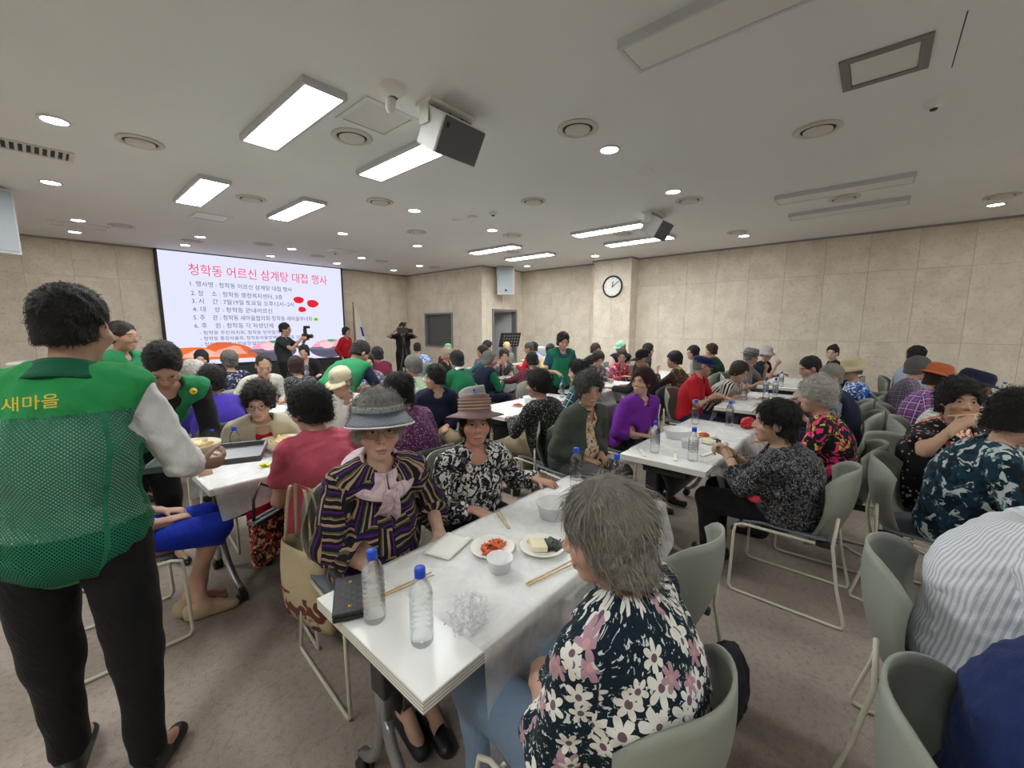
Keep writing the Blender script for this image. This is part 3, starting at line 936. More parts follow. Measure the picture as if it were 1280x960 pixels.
def plaid(name, base, c1, c2, w):
    def fn(g):
        u, v, _ = g.sep(g.attr('cuv')); fu, fv = (u / w).frac(), (v / w).frac()
        c = g.mix(fu.gt(.55) * .55, base, c1); c = g.mix(fv.gt(.55) * .55, c, c1)
        l = ((fu - .25).abs().lt(.05)).max((fv - .25).abs().lt(.05))
        return g.mix(l * .8, c, c2)
    return cloth(name, fn)
def floral(name, base, petal, centre, scale, R, n, extra=None, dens=.7):
    def fn(g):
        u, v, _ = g.sep(g.attr('cuv')); vec = g.comb(u, v, 0.)
        c = base
        if extra: c = extra(g, c)
        for i, (sc, pc, cc, RR) in enumerate([(scale, petal, centre, R), (scale * 1.13, petal, centre, R * .92)]):
            vv = g.vm('ADD', vec, (i * .37, i * .91, 0))
            col, pos = g.voro(vv, sc, ('Color', 'Position'), rnd=.75, dim='2D')
            dx, dy, _ = g.sep(g.vm('SUBTRACT', vv, pos)); dx, dy = dx * sc, dy * sc
            a, b_, e = g.sep(col)
            r = g.m('SQRT', dx * dx + dy * dy); an = g.m('ARCTAN2', dy, dx) + a * 6.28
            pr = ((an * (n / 2)).cos().abs() * .62 + .38) * RR * (b_ * .35 + .75)
            on = e.lt(dens)
            pcol = g.mix(a.gt(.72), pc, g.mix(.6, cc, (.30, .24, .32)))
            c = g.mix(r.lt(pr) * on, c, pcol)
            c = g.mix(r.lt(RR * .24) * on, c, g.mix(a.gt(.72), (.16, .1, .14), cc))
        return c
    return cloth(name, fn)

def set_attr(me, name, arr):
    a = me.attributes.new(name, 'FLOAT_VECTOR', 'POINT')
    a.data.foreach_set('vector', np.ascontiguousarray(arr, np.float32).ravel())

# ------------------------------------------------------------------ people: builder
def head_prims(hs, jaw=1.):
    P = [el((0, -.018, .036), (.074, .094, .084), None, .02), el((0, .022, -.035), (.063 * jaw, .066, .078), None, .03),
         el((0, .057, -.097), (.028 * jaw, .024, .022), None, .03), el((0, .068, .030), (.052, .020, .014), None, .018),
         el((.043, .050, -.028), (.027, .029, .026), None, .022), el((-.043, .050, -.028), (.027, .029, .026), None, .022),
         cn((0, .083, .010), (0, .1005, -.027), .0065, .0115, None, 1, .008), el((.0125, .091, -.033), (.0085, .0100, .0080), None, .006), el((-.0125, .091, -.033), (.0085, .0100, .0080), None, .006),
         el((0, .0865, -.0655), (.023, .0095, .0058), None, .006), el((0, .0845, -.0775), (.020, .0105, .0070), None, .006)]
    for s in (-1, 1):
        P.append(el((s * .077, -.008, -.012), (.009, .021, .031), None, .008))
    return [(p[0], *(np.array(q) * hs if i in ((0, 1) if p[0] == 'e' else (0, 1, 2, 3)) else q for i, q in enumerate(p[1:]))) for p in P]

def hand_prims(W, d, n, side, curl=.35, sc=1., spread=.0, wrist=None):
    W, d, n = np.array(W, float), nrm(d), np.array(n, float)
    n = nrm(n - d * (n @ d)); t = nrm(np.cross(n, d)) * (-side)
    P = [cn(W - d * .01, W + d * .08 * sc, .026 * sc, .039 * sc, n, .40, .012), cn(W + d * .05 * sc + t * .012 * sc, W + d * .02 * sc + t * .022 * sc, .018 * sc, .017 * sc, n, .8, .015)]
    if wrist is not None: P.append(cn(wrist, W, .031 * sc, .025 * sc, n, .8, .02))
    for i, (L, off, b0) in enumerate([(.072, .029, .084), (.080, .010, .088), (.074, -.010, .085), (.058, -.028, .078)]):
        p = W + d * b0 * sc + t * off * sc
        dd = nrm(d + t * spread * (1.5 - i) * .12); ang = 0; r = .0088 * sc if i < 3 else .0076 * sc
        for sg, (fr, ca) in enumerate([(.46, 42), (.31, 70), (.23, 45)]):
            ang += R_(ca) * (curl * (1 + .12 * i))
            v = dd * math.cos(ang) + n * math.sin(ang)
            q = p + v * L * fr * sc
            P.append(cn(p, q, r, r * .9, None, 1, .004)); p = q; r *= .9
    p = W + d * .028 * sc + t * .028 * sc; v = nrm(d * .75 + t * .75 + n * .35)
    for L, r in ((.038, .0105), (.030, .0092), (.022, .008)):
        q = p + v * L * sc
        P.append(cn(p, q, r * sc, r * .9 * sc, None, 1, .005)); p = q
        v = nrm(v + (d * .35 + n * .35 * (.5 + curl) - t * .35) * (.4 + curl * .6))
    return P

def ik(S, W, pole, l1, l2):
    S, W = np.array(S, float), np.array(W, float)
    v = W - S; D = np.linalg.norm(v)
    if D > (l1 + l2) * .995:
        W = S + v / D * (l1 + l2) * .995; v = W - S; D = np.linalg.norm(v)
    u = v / D; a = (l1 * l1 - l2 * l2 + D * D) / (2 * D); h = math.sqrt(max(l1 * l1 - a * a, 0))
    p = np.array(pole, float); p = nrm(p - u * (p @ u))
    return S + u * a + p * h, W

ARM = {   # wrist position for the +x (right) side, hand direction, palm normal, curl
    'lap': ((.09, .24, .60), (-.45, .9, -.15), (0, -.2, -1), .35), 'lap_in': ((.06, .22, .62), (-.8, .5, -.2), (.0, -.3, -1), .5),
    'table': ((.17, .36, .765), (-.5, .85, -.05), (0, 0, -1), .3), 'eat': ((.10, .33, .93), (-.55, .35, .55), (-.5, -.7, .2), .75),
    'chop': ((.14, .36, .84), (-.6, .7, -.25), (-.3, -.2, -.9), .7), 'side': ((.24, .06, .62), (0, .4, -.9), (-1, 0, 0), .3),
    'down': ((.25, .03, .84), (0, .1, -1), (-1, 0, 0), .3)}

HAIRN = [0]
def hair_mesh(style, hs, h, seed, capped):
    big = {'perm': .032, 'curly': .028, 'short': .012, 'bob': .020, 'crop': .022, 'bun': .013, 'bald': .006, 'flat': .022}[style]
    if capped: big = min(big, .010)
    lo, hi = np.array((-.13, -.15, -.15)) * hs, np.array((.13, .13, .18)) * hs
    v = Vox(lo, hi, h)
    c = np.array((0, -.024, .036)) * hs
    v.ell(c, np.array((.074 + big * .9, .094 + big, .084 + big * 1.1)) * hs, None, 0)
    low = {'perm': -.075, 'curly': -.068, 'short': -.060, 'bob': -.105, 'crop': -.085, 'bun': -.06, 'bald': -.05, 'flat': -.078}[style]
    v.ell(np.array((0, -.045, (low + .02))) * hs, np.array((.066 + big * .8, .058 + big * .8, .07)) * hs, None, .03)
    if style in ('bob', 'crop'):
        v.ell(np.array((0, -.014, -.03)) * hs, np.array((.080 + big * .30, .056, .072)) * hs, None, .03)
    # face opening: forehead shows below a rounded hairline
    fz, rz = {'perm': (-.046, .122), 'curly': (-.042, .127), 'short': (-.034, .124), 'bob': (-.056, .115), 'crop': (-.038, .128), 'bun': (-.03, .125), 'bald': (.01, .125), 'flat': (-.040, .126)}[style]
    v.ell(np.array((.012 * math.sin(seed), .124, fz)) * hs, np.array((.073 if style != 'bob' else .066, .092 if style != 'bald' else .13, rz)) * hs, None, .010, 's')
    v.ell(np.array((0, .06, -.13)) * hs, np.array((.085, .085, .085)) * hs, None, .012, 's')
    if style in ('short', 'bald', 'flat', 'bun'):
        for s in (-1, 1): v.ell(np.array((s * .088, .012, -.045)) * hs, np.array((.034, .043, .050)) * hs, None, .01, 's')
    if style in ('perm', 'curly'):
        for s in (-1, 1): v.ell(np.array((s * .10, .015, -.055)) * hs, np.array((.032, .04, .045)) * hs, None, .015, 's')
        v.curls(.0070 if style == 'perm' else .0052, 2 * math.pi / .046, seed)
    else:
        v.wob(.0045 if style != 'short' else .003, 2 * math.pi / .06, seed); v.curls(.0016 if h < .006 else .0042, 2 * math.pi / (.03 if h < .006 else .045), seed)
    if style == 'bun': v.ell(np.array((0, -.09, .10)) * hs, np.array((.045, .045, .04)) * hs, None, .01)
    v.cut(np.array((0, -.05, low)) * hs, (0, .25, -.97))
    if capped == 2: v.cut(np.array((0, 0, .060)) * hs, (0, 0, 1))
    return v.mesh(.12 if h > .005 else .4)

def strands(V, F, n, style, hs, seed):
    """loose locks that break up the outline of a near head of hair"""
    rd = np.random.RandomState(seed)
    ok = np.nonzero((V[F].mean(1)[:, 2] > (-.045 if style not in ('bob',) else -.2) * hs) | (V[F].mean(1)[:, 1] < -.05 * hs))[0]
    fi = rd.choice(ok, n)
    P = V[F[fi]].mean(1)
    a = V[F[fi, 1]] - V[F[fi, 0]]; b = V[F[fi, 2]] - V[F[fi, 0]]
    N = np.cross(a, b); N /= np.linalg.norm(N, axis=1, keepdims=True) + 1e-9
    vv, ff = [], []
    seg = 5
    curly = style in ('perm', 'curly')
    dn = np.array((0, -.15, -1.)) if not curly else None
    T = rd.randn(n, 3) if curly else np.tile(dn, (n, 1)) + .25 * rd.randn(n, 3)
    if not curly:
        topd = np.stack([P[:, 0], P[:, 1] + .02, np.zeros(n)], 1); topd /= np.linalg.norm(topd, axis=1, keepdims=True) + 1e-6
        w = np.clip((P[:, 2] - .03) / .08, 0, 1)[:, None]
        T = T * (1 - w) + topd * w
    T -= N * (T * N).sum(1, keepdims=True); T /= np.linalg.norm(T, axis=1, keepdims=True) + 1e-9
    B = np.cross(N, T)
    L = (.022 + .02 * rd.rand(n)) * hs if curly else (.035 + .03 * rd.rand(n)) * hs * (.38 if style == 'short' else 1.)
    wd = .0011 + .001 * rd.rand(n)
    ph = rd.rand(n) * 6
    for k in range(seg + 1):
        t = k / seg
        if curly: q = P + T * (L * .55 * np.sin(t * 3.6))[:, None] + N * (L * (.05 + .45 * (1 - np.cos(t * 3.2)) * .5))[:, None] + B * (L * .3 * np.sin(t * 5 + ph))[:, None]
        else: q = P + T * (L * t)[:, None] + N * float(.0015 + .004 * math.sin(t * 3.1) - .004 * t * t) + B * (.003 * np.sin(t * 3 + ph))[:, None]
        w = (wd * (1 - .8 * t))[:, None]
        vv += [q - B * w, q + B * w]
    A = np.stack(vv, 1).reshape(-1, 3)
    st = 2 * (seg + 1); base = (np.arange(n) * st)[:, None]
    for k in range(seg): ff.append(base + np.array([[2 * k, 2 * k + 1, 2 * k + 3, 2 * k + 2]]))
    return A, np.concatenate(ff)

def cuv_for(me, V, F, segs):
    """cloth coordinates per face corner: each face follows the torso or the sleeve piece nearest to it"""
    best = np.full(len(V), 1e9); sid = np.zeros(len(V), int); cand = []
    for i, (a, b, r, ref, uo) in enumerate(segs):
        ba = b - a; L = math.sqrt(ba @ ba); u = ba / L
        t = (V - a) @ u
        q = V - a - np.clip(t, 0, L)[:, None] * u; d = np.linalg.norm(q, axis=1) / r
        rf = nrm(ref - u * (ref @ u)); rs = np.cross(u, rf)
        q2 = V - a - t[:, None] * u
        ang = np.arctan2(q2 @ rs, q2 @ rf)
        m = d < best; best[m] = d[m]; sid[m] = i
        cand.append(np.stack([ang, t + uo * .7], 1))
    fs = sid[F[:, 0]]; cand = np.array(cand)
    c = cand[fs[:, None], F]                       # faces x 4 x 2
    dl = c[:, :, 0] - c[:, :1, 0]
    c[:, :, 0] -= np.round(dl / (2 * math.pi)) * 2 * math.pi
    rr = np.array([sg[2] for sg in segs])[fs]; uo = np.array([sg[4] for sg in segs])[fs]
    out = np.zeros((len(F), 4, 3), np.float32)
    out[:, :, 0] = c[:, :, 0] * rr[:, None] + uo[:, None]; out[:, :, 1] = c[:, :, 1]
    at = me.attributes.new('cuv', 'FLOAT_VECTOR', 'CORNER')
    at.data.foreach_set('vector', out.ravel())

def frame_glasses(hs, col='black', dark=False):
    mb = MB()
    for s in (-1, 1):
        pts = [(s * (.032 + .023 * math.cos(w)) * hs, (.098 - .012 * abs(math.cos(w)) * (1 if s * math.cos(w) > 0 else .2)) * hs, (-.002 + .018 * math.sin(w)) * hs) for w in np.linspace(0, 2 * math.pi, 19)[:-1]]
        mb.tube(pts, .0014 * hs, 5, True)
        mb.tube([(s * .055 * hs, .088 * hs, .004 * hs), (s * .076 * hs, .05 * hs, .006 * hs), (s * .083 * hs, -.005 * hs, 0)], .0013 * hs, 5)
    mb.tube([(-.010 * hs, .098 * hs, .002 * hs), (0, .102 * hs, .005 * hs), (.010 * hs, .098 * hs, .002 * hs)], .0013 * hs, 5)
    return mb

def person(label, head, seat, dir, look=None, pitch=8, roll=0, sex='f', hair=('perm', (.012, .011, .012)), shirt=None, sleeve='long', pants=None,
           arms=('lap', 'lap'), hat=None, glasses=None, stand=False, bulk=1., skin=None, lip=.3, legs=None, inner=None, vest=None, collar=None,
           neckcut=.0, pole=None, shoes=None, hands=True, cat='person', hem=None, seatz=.53, pelvis=None, scarf=None, curlh=None, seed=None, sleeve_r=1., shw=None, group=None, jaw=1., hsc=1., open_hat=False, collar_r=.064):
    HAIRN[0] += 1
    seed = seed or HAIRN[0]
    th = R_(dir - 90)
    root = empty('person', (seat[0], seat[1], 0), th, label, 'person', group)
    rt = np.array(Matrix.Rotation(-th, 3, 'Z'))
    H = rt @ np.array((head[0] - seat[0], head[1] - seat[1], head[2]))
    if look is None: look = dir
    dist = math.sqrt(head[0] ** 2 + head[1] ** 2 + (head[2] - 1.6) ** 2)
    hs = (.94 if sex == 'f' else 1.0) * hsc
    Rh = rotm(look - dir, pitch, roll)
    skin = skin or ((.53, .325, .245) if sex == 'f' else (.45, .265, .195))
    # level of detail by distance
    hb = min(max(dist * .0048, .0088), .028); hh = min(max(dist * .0019, .0034), .0115); hx = min(max(dist * .0029, .0050), .0135)
    # spine
    Pz = .93 if stand else seatz
    P = np.array(pelvis if pelvis is not None else (0, 0, Pz), float)
    N = H + Rh @ np.array((0, -.03, -.085)) * hs + np.array((0, -.012, -.085 * hs))
    up = nrm(N - P)
    Cc = P + (N - P) * .58 + np.array((0, -.035, 0)) * (.4 + up[2] * .6)
    X1 = np.array((1., 0, 0))
    tw = R_((look - dir + 180) % 360 - 180) * .18
    Xs = np.array((math.cos(tw), math.sin(tw), 0))
    sw = (shw or (.158 if sex == 'f' else .182)) * (.5 + .5 * bulk)
    u2 = nrm(N - Cc); n1 = nrm(np.cross(nrm(Cc - P), X1)); n2 = nrm(np.cross(u2, Xs))
    Sh = {s: N + Xs * s * sw - u2 * .045 + n2 * .012 for s in (-1, 1)}
    q = min(.72 + .35 * (bulk - 1), 1.)
    torso = [el(P + np.array((0, .0, .0)), (.165 * bulk, .125 * bulk, .11), None, .06), cn(P + up * .06, Cc, .150 * bulk, .152 * bulk, n1, q + .06, .08),
             cn(Cc, N - u2 * .09, .152 * bulk, .125 * (.5 + .5 * bulk), n2, q, .07),
             cn(Sh[-1] * .85 + (N - u2 * .05) * .15, Sh[1] * .85 + (N - u2 * .05) * .15, .058, .058, None, 1, .05)]
    if sex == 'f': torso += [el(Cc + n2 * .085 * bulk + Xs * s * .07 - u2 * .02, (.068, .060, .068), None, .05) for s in (-1, 1)]
    if bulk > 1.05 and not stand: torso.append(el(P + up * .13 + n1 * .06, (.15 * bulk, .11 * bulk, .11), None, .07))
    trap = [cn(N - u2 * .01, Sh[s] * .6 + N * .4 + u2 * .005, .045, .042, None, 1, .03) for s in (-1, 1)]
    neck = [cn(N - u2 * .03, H + Rh @ np.array((0, -.025, -.06)) * hs, .050 * hs, .046 * hs, None, 1, .02)]
    uarm, farm, hnd, wr = {}, {}, {}, {}
    l1, l2 = (.265, .235) if sex == 'f' else (.29, .255)
    for s, spec in ((1, arms[0]), (-1, arms[1])):
        if isinstance(spec, str):
            w, hd, pn, cu = ARM[spec]
            w = np.array(w, float)
        else: w, hd, pn, cu = spec; w = np.array(w, float)
        if isinstance(spec, str) or spec[0][0] >= 0 or s == 1:
            sx = s if isinstance(spec, str) else 1
        else: sx = 1
        mir = np.array((sx, 1, 1))
        w = w * mir; hd = np.array(hd, float) * mir; pn = np.array(pn, float) * mir
        pl = (pole or {}).get(s, (.55 * s, -.45, -.75))
        E, w = ik(Sh[s], w, pl, l1, l2)
        uarm[s] = cn(Sh[s], E, .048 * bulk ** .5, .040, None, 1, .03); farm[s] = cn(E, w, .039, .027, None, 1, .02)
        hnd[s] = hand_prims(w, hd, pn, s, cu, .94 if sex == 'f' else 1.02, .5, E + (w - E) * .7); wr[s] = (E, w)
    # legs
    lg = {}
    for s in (-1, 1):
        if legs and legs.get(s) is not None: hp, kn, an, ft = [np.array(v, float) for v in legs[s]]
        elif stand: hp, kn, an, ft = np.array((s * .09, P[1], P[2] - .04)), np.array((s * .10, .03, .48)), np.array((s * .105, -.02, .085)), np.array((s * .13, .14, .03))
        else: hp, kn, an, ft = P + np.array((s * .09, .02, -.02)), np.array((s * .115, .43, .50)), np.array((s * .10, .40, .085)), np.array((s * .12, .55, .03))
        lg[s] = [cn(hp, kn, .085 * bulk ** .5, .062, None, 1, .04), cn(kn, an, .056, .038, None, 1, .03)]
        lg[s, 'foot'] = (an, ft)
    # ---- body mesh (one continuous skin surface)
    hbb = min(hb * 1.6, .034)
    allp = torso + trap + neck + [uarm[1], uarm[-1], farm[1], farm[-1]] + lg[1] + lg[-1]
    v = Vox(*bounds(allp, .02), hbb)
    fill(v, torso, -.012); fill(v, trap, -.006); fill(v, neck, -.002); fill(v, [uarm[1], uarm[-1], farm[1], farm[-1]], -.001)
    fill(v, lg[1] + lg[-1], -.008)
    for s in (-1, 1): v.cone(*lg[s, 'foot'], .032, .026, None, 1, .02)
    parts = [v.mesh()]; hcs = [np.full((len(parts[0][0]), 3), 9.)]
    # head in its own frame, finer
    inv = Rh.T
    nk = [('c', inv @ (neck[0][1] - H), inv @ (neck[0][2] - H), neck[0][3], neck[0][4], None, 1., .03)]
    v = Vox(np.array((-.1, -.15, -.20)) * hs, np.array((.1, .13, .135)) * hs, hh)
    fill(v, head_prims(hs, jaw)[:6]); fill(v, nk); fill(v, head_prims(hs, jaw)[6:])
    for s in (-1, 1):
        v.ell(np.array((s * .031, .100, .006)) * hs, np.array((.021, .021, .012)) * hs, None, .010 * hs, 's')
        v.ell(np.array((s * .031, .0665, .002)) * hs, np.array((.0165, .0175, .0120)) * hs, None, .004 * hs)
        v.ell(np.array((s * .034, .105, -.050)) * hs, np.array((.006, .02, .02)) * hs, rotm(0, 0, s * 22), .010 * hs, 's')
    v.ell(np.array((0, .108, -.0710)) * hs, np.array((.026, .018, .0022)) * hs, None, .003 * hs, 's')
    V, F = v.mesh(.2); hcs.append(V / hs); parts.append((V @ Rh.T + H, F))
    if hands:
        for s in (-1, 1):
            v = Vox(*bounds(hnd[s], .01), hx); fill(v, hnd[s])
            V, F = v.mesh(); parts.append((V, F)); hcs.append(np.full((len(V), 3), 9.))
    off = 0; VV, FF = [], []
    for V, F in parts: VV.append(V); FF.append(F + off); off += len(V)
    me = npmesh('body', np.concatenate(VV), np.concatenate(FF)); set_attr(me, 'hc', np.concatenate(hcs))
    b = mobj('body', me, M_SKIN, root); b.color = tuple(skin) + (1,); b['lip'] = float(lip); b['grey'] = .8 if hair and sum(hair[1]) > .25 else 0.
    mh = Matrix.Translation(Vector(H)) @ Matrix(Rh.tolist()).to_4x4()
    # ---- hair
    if hair and hair[0] != 'none':
        V, F = hair_mesh(hair[0], hs, min(hh * 1.15, .0095), seed, 0 if not hat or open_hat else 2)
        me = npmesh('hair', V, F)
        o = mobj('hair', me, M_HAIR, root, mtx=mh); o.color = tuple(hair[1]) + (1,)
        o['straight'] = 0. if hair[0] in ('perm', 'curly') else 1.
        if dist < 4.6 and len(F):
            A, B = strands(V, F, int(min(1500, 4200 / dist)), hair[0], hs, seed)
            o2 = mobj('hair_locks', npmesh('hair_locks', A, B), M_HAIR, o); o2.color = tuple(hair[1]) + (1,); o2['straight'] = o['straight']; o2['kind'] = 'stuff'
    # ---- garments
    segs = [(P - up * .05, N, .165 * bulk, np.array((0, -1., 0)), 0.)] + [(uarm[s][1], uarm[s][2], .062, np.array((s * .3, -1., .3)), 1.3 * s) for s in (-1, 1)] + [(farm[s][1], farm[s][2], .05, np.array((s * .3, -1., .3)), 2.1 * s) for s in (-1, 1)]
    def garment(name, mat, inf, slv, open_=None, nk=None, hz=None, extra=None, wrk=True, sl_r=1., loose=0.):
        pr = list(torso) + list(trap)
        sl = []
        for s in (-1, 1):
            A_, E_ = uarm[s][1], uarm[s][2]; W_ = farm[s][2]
            r0 = uarm[s][3]
            if slv in ('long', 'three'):
                e = E_ + (W_ - E_) * (.93 if slv == 'long' else .5)
                sl += [cn(A_, E_, r0 + .004 * sl_r, .044 * sl_r, None, 1, .016), cn(E_, e, .044 * sl_r, (.030 if slv == 'long' else .043) * sl_r + .004, None, 1, .008)]
            elif slv == 'short':
                e = A_ + (E_ - A_) * .72; sl.append(cn(A_, A_ + (E_ - A_) * .80, r0 + .004, .050 * sl_r, None, 1, .03))
            elif slv == 'cap': e = None; sl.append(cn(A_, A_ + (E_ - A_) * .10, r0 + .006, r0 + .004, None, 1, .03))
            else: e = None
        v = Vox(*bounds(pr + sl, .05 + inf), hb)
        fill(v, pr, inf)
        if loose and not stand: v.cone(P + up * .02, P + up * .2, .165 * bulk + loose, .15 * bulk + inf, n1, q + .08, .05)
        fill(v, sl, inf * .8)
        if extra: extra(v)
        if wrk:
            v.wob(.0050 if dist < 3.5 else .0035, 2 * math.pi / .10, seed); v.wob(.0024, 2 * math.pi / .055, seed + 5)
        for s in (-1, 1):
            A_, E_ = uarm[s][1], uarm[s][2]; W_ = farm[s][2]
            if slv in ('long', 'three'):
                e = E_ + (W_ - E_) * (.90 if slv == 'long' else .45); v.cut(e, nrm(W_ - E_), .085)
            elif slv == 'short': v.cut(A_ + (E_ - A_) * .70, nrm(E_ - A_), .10)
            elif slv == 'cap': v.cut(A_ + (E_ - A_) * .16 + Xs * s * .01, nrm(nrm(E_ - A_) * .6 + Xs * s), .11)
        hz_ = hz if hz is not None else (P[2] - (.10 if stand else .065))
        if not (stand and up[2] < .8): v.cut((0, 0, hz_), (0, 0, -1))
        else: v.cut(P - up * .08, -up)
        # neck opening
        v.cone(N - u2 * .02, N + u2 * .12, .054 * hs + .004 + .3 * inf, .054 * hs + .014, None, 1, .008, 's')
        c_ = nk if nk is not None else neckcut
        v.ell(N + n2 * .075 + u2 * .004, (.050 + c_ * .8, .055, .026 + c_), None, .01, 's')
        if open_:
            a_ = N + n2 * .12 - u2 * .02; z_ = P + n1 * .20 + np.array((0, 0, -.1))
            v.cone(a_, z_, open_[0], open_[1], None, 1, .012, 's')
        V, F = v.mesh()
        if not len(F): return None
        me = npmesh(name, V, F); cuv_for(me, V, F, segs)
        return mobj(name, me, mat, root)
    if inner is not None:
        garment('shirt', inner, .010, 'cap', nk=.02)
        garment('jacket', shirt, .024, sleeve, open_=(.060, .045), hz=hem, sl_r=1.12, loose=.012)
    else:
        garment('shirt', shirt, .013, sleeve, hz=hem, sl_r=sleeve_r, loose=.008)
    if vest is not None:
        garment('vest', vest[0], .026, 'cap', open_=vest[1] if len(vest) > 1 else None, hz=vest[2] if len(vest) > 2 else hem, nk=vest[3] if len(vest) > 3 else 0.)
    # collar ring
    def ring(r, hgt, flare, a0, a1, mat, name, thick=.006, tilt=.25, base=.0):
        g_ = []
        for i in range(5):
            v_ = i / 4; row = []
            for j in range(29):
                w_ = R_(a0 + (a1 - a0) * j / 28)
                rr = r + flare * v_ ** 1.5
                fr = math.sin(w_)
                p = N + Xs * rr * math.cos(w_) * 1.08 + n2 * (rr * fr + .006) + u2 * (base + .052 - tilt * (fr + 1) * .05 - hgt * v_)
                row.append(p)
            g_.append(row)
        return MB().sheet(g_, thick).build(name, mat, root)
    if collar is not None: ring(collar_r * hs, .046 + (collar_r - .064), .034, 108, 432, collar, 'collar', .006, .35, .004)
    if scarf is not None:
        ring(.066 * hs, .085, .075, 92, 448, scarf, 'scarf', .014, .55, .022)
        k = N + n2 * .125 - u2 * .03
        MB().tube([k + Xs * .02 + n2 * .004, k - Xs * .004 + n2 * .02 - u2 * .01, k - Xs * .02], [.012, .019, .012], 8).build('scarf_knot', scarf, root)
        for s, L in ((-1, .17), (1, .12)):
            MB().sheet([[k + Xs * (s * (.012 + .014 * t) + (j - 1.5) * (.010 + .012 * t)) + n2 * (.012 + .012 * math.sin(j * 2.)) + n2 * .018 * math.sin(t * 3) - u2 * L * t for j in range(4)] for t in np.linspace(0, 1, 7)], .006).build('scarf_end', scarf, root)
    # ---- trousers
    if pants is not None:
        pr = [torso[0]] + lg[1] + lg[-1]
        v = Vox(*bounds(pr, .06), min(hb * 1.7, .036))
        fill(v, pr, .014); v.wob(.0035, 2 * math.pi / .24, seed + 2)
        for s in (-1, 1):
            an, ft = lg[s, 'foot']; kn = lg[s][1][1]
            e_ = an + (kn - an) * ((.0 if stand else .06) if not (legs and legs.get('capri')) else .62); v.cut(e_, nrm(an - kn), .12 if not (legs and legs.get('capri')) else .40)
        v.cut(P + np.array((0, 0, .085)), (0, 0, 1))
        V, F = v.mesh()
        me = npmesh('trousers', V, F); set_attr(me, 'cuv', np.stack([np.arctan2(V[:, 0], V[:, 1]) * .12, V[:, 2], V[:, 1]], 1))
        mobj('trousers', me, pants, root)
    sh_m = shoes if shoes is not None else M_SHOE
    for s in (-1, 1):
        an, ft = lg[s, 'foot']; dd = nrm(np.array((ft[0] - an[0], ft[1] - an[1], 0)) + 1e-6)
        heel = np.array((an[0], an[1], .03)) - dd * .035
        toe = np.array((an[0], an[1], .028)) + dd * .15
        if abs(an[2] - .085) > .03: heel[2] += an[2] - .085; toe[2] += (an[2] - .085) * .6
        hsx = min(max(dist * .005, .009), .020)
        v = Vox(np.minimum(heel, toe) - .06, np.maximum(heel, toe) + .08, hsx)
        v.cone(heel, toe, .040, .034, (0, 0, 1), .85, .02); v.cone(heel + (0, 0, .028), heel + dd * .075 + (0, 0, .026), .043, .036, None, 1, .02)
        v.cut((0, 0, .004), (0, 0, -1))
        V, F = v.mesh()
        mobj('shoe', npmesh('shoe', V, F), sh_m, root)
    # ---- glasses, hat
    if glasses: frame_glasses(hs).build('glasses', M_BLACK if glasses == 'black' else M_GOLDRIM, root, mtx=mh)
    if hat: hat(root, mh, hs)
    return root

M_SHOE = sm('black shoe leather', (.012, .012, .013), .45)
M_GOLDRIM = sm('gold wire', srgb(150, 118, 84), .35, .7)

# ------------------------------------------------------------------ hats
def hat_parts(root, mh, name, parts, tilt=0., lift=0.):
    o0 = None
    M = mh @ Matrix.Translation((0, -.015, lift)) @ Matrix.Rotation(R_(tilt), 4, 'X')
    for nm, mb, mat in parts:
        if o0 is None: o0 = mb.build(nm, mat, root, mtx=M)
        else: mb.build(nm, mat, o0)
    return o0
def brim_hat(mat, band=None, crown=.085, brim=.085, droop=.02, r=.098, top=.8, dent=False, tilt=-4, wav=0., lift=.045):
    def f(root, mh, hs):
        k = hs
        pr = [(r + brim, -droop - .004), (r + brim, -droop), (r + brim * .5, -droop * .35), (r + .006, .0), (r, .012), (r * .97, crown * .6), (r * top, crown * .93), (r * top * .75, crown), (.0005, crown * (1 if not dent else .86))]
        mb = MB().lathe([(a * k, z * k) for a, z in pr], 36, .93, 1.12)
        if wav: mb.v = [(x, y, z + wav * math.sin(3 * math.atan2(y, x)) * max(0, math.hypot(x, y) - r)) for x, y, z in mb.v]
        ps = [('hat', mb, mat)]
        if band:
            zs_ = band[1] if len(band) > 1 else [(0.004, .022)]
            for i, (z0, z1) in enumerate(zs_): ps.append(('hat_band', MB().lathe([((r + .0035) * k, z0 * k), ((r + .0030) * k, z1 * k)], 36, .93, 1.12), band[0]))
        hat_parts(root, mh, 'hat', ps, tilt, lift * k)
    return f
def cap_hat(mat, brimmat=None, flat=False, tilt=-5, emblem=None, lift=.03, brim=.075):
    def f(root, mh, hs):
        r = .094
        pr = [(r, -.012), (r * 1.01, .01), (r * .98, .04), (r * .82, .075), (r * .5, .096), (.0005, .104)] if not flat else [(r, -.008), (r * 1.07, .022), (r * 1.1, .040), (r * .9, .062), (r * .5, .072), (.0005, .074)]
        mb = MB().lathe([(a * hs, z * hs) for a, z in pr], 28, .93, 1.12)
        g_ = []
        for i in range(6):
            t = i / 5; row = []
            for j in range(13):
                w = R_(28 + 124 * j / 12); rr = (r - .004 + brim * t * max(0, math.sin(w) - .25) / .75)
                row.append((rr * .93 * math.cos(w) * hs, rr * 1.12 * math.sin(w) * hs, (-.006 - .025 * t * t + .006 * math.sin(w) * t) * hs))
            g_.append(row)
        ps = [('cap', mb, mat), ('visor', MB().sheet(g_, .005), brimmat or mat)]
        if emblem:
            a = MB().lathe([(.0005, .004), (.021 * hs, .003), (.022 * hs, 0)], 18).xf(Matrix.Translation((0, r * 1.065 * hs, .040 * hs)) @ Matrix.Rotation(R_(-74), 4, 'X'))
            ps.append(('emblem', a, emblem))
        hat_parts(root, mh, 'cap', ps, tilt, lift * hs)
    return f
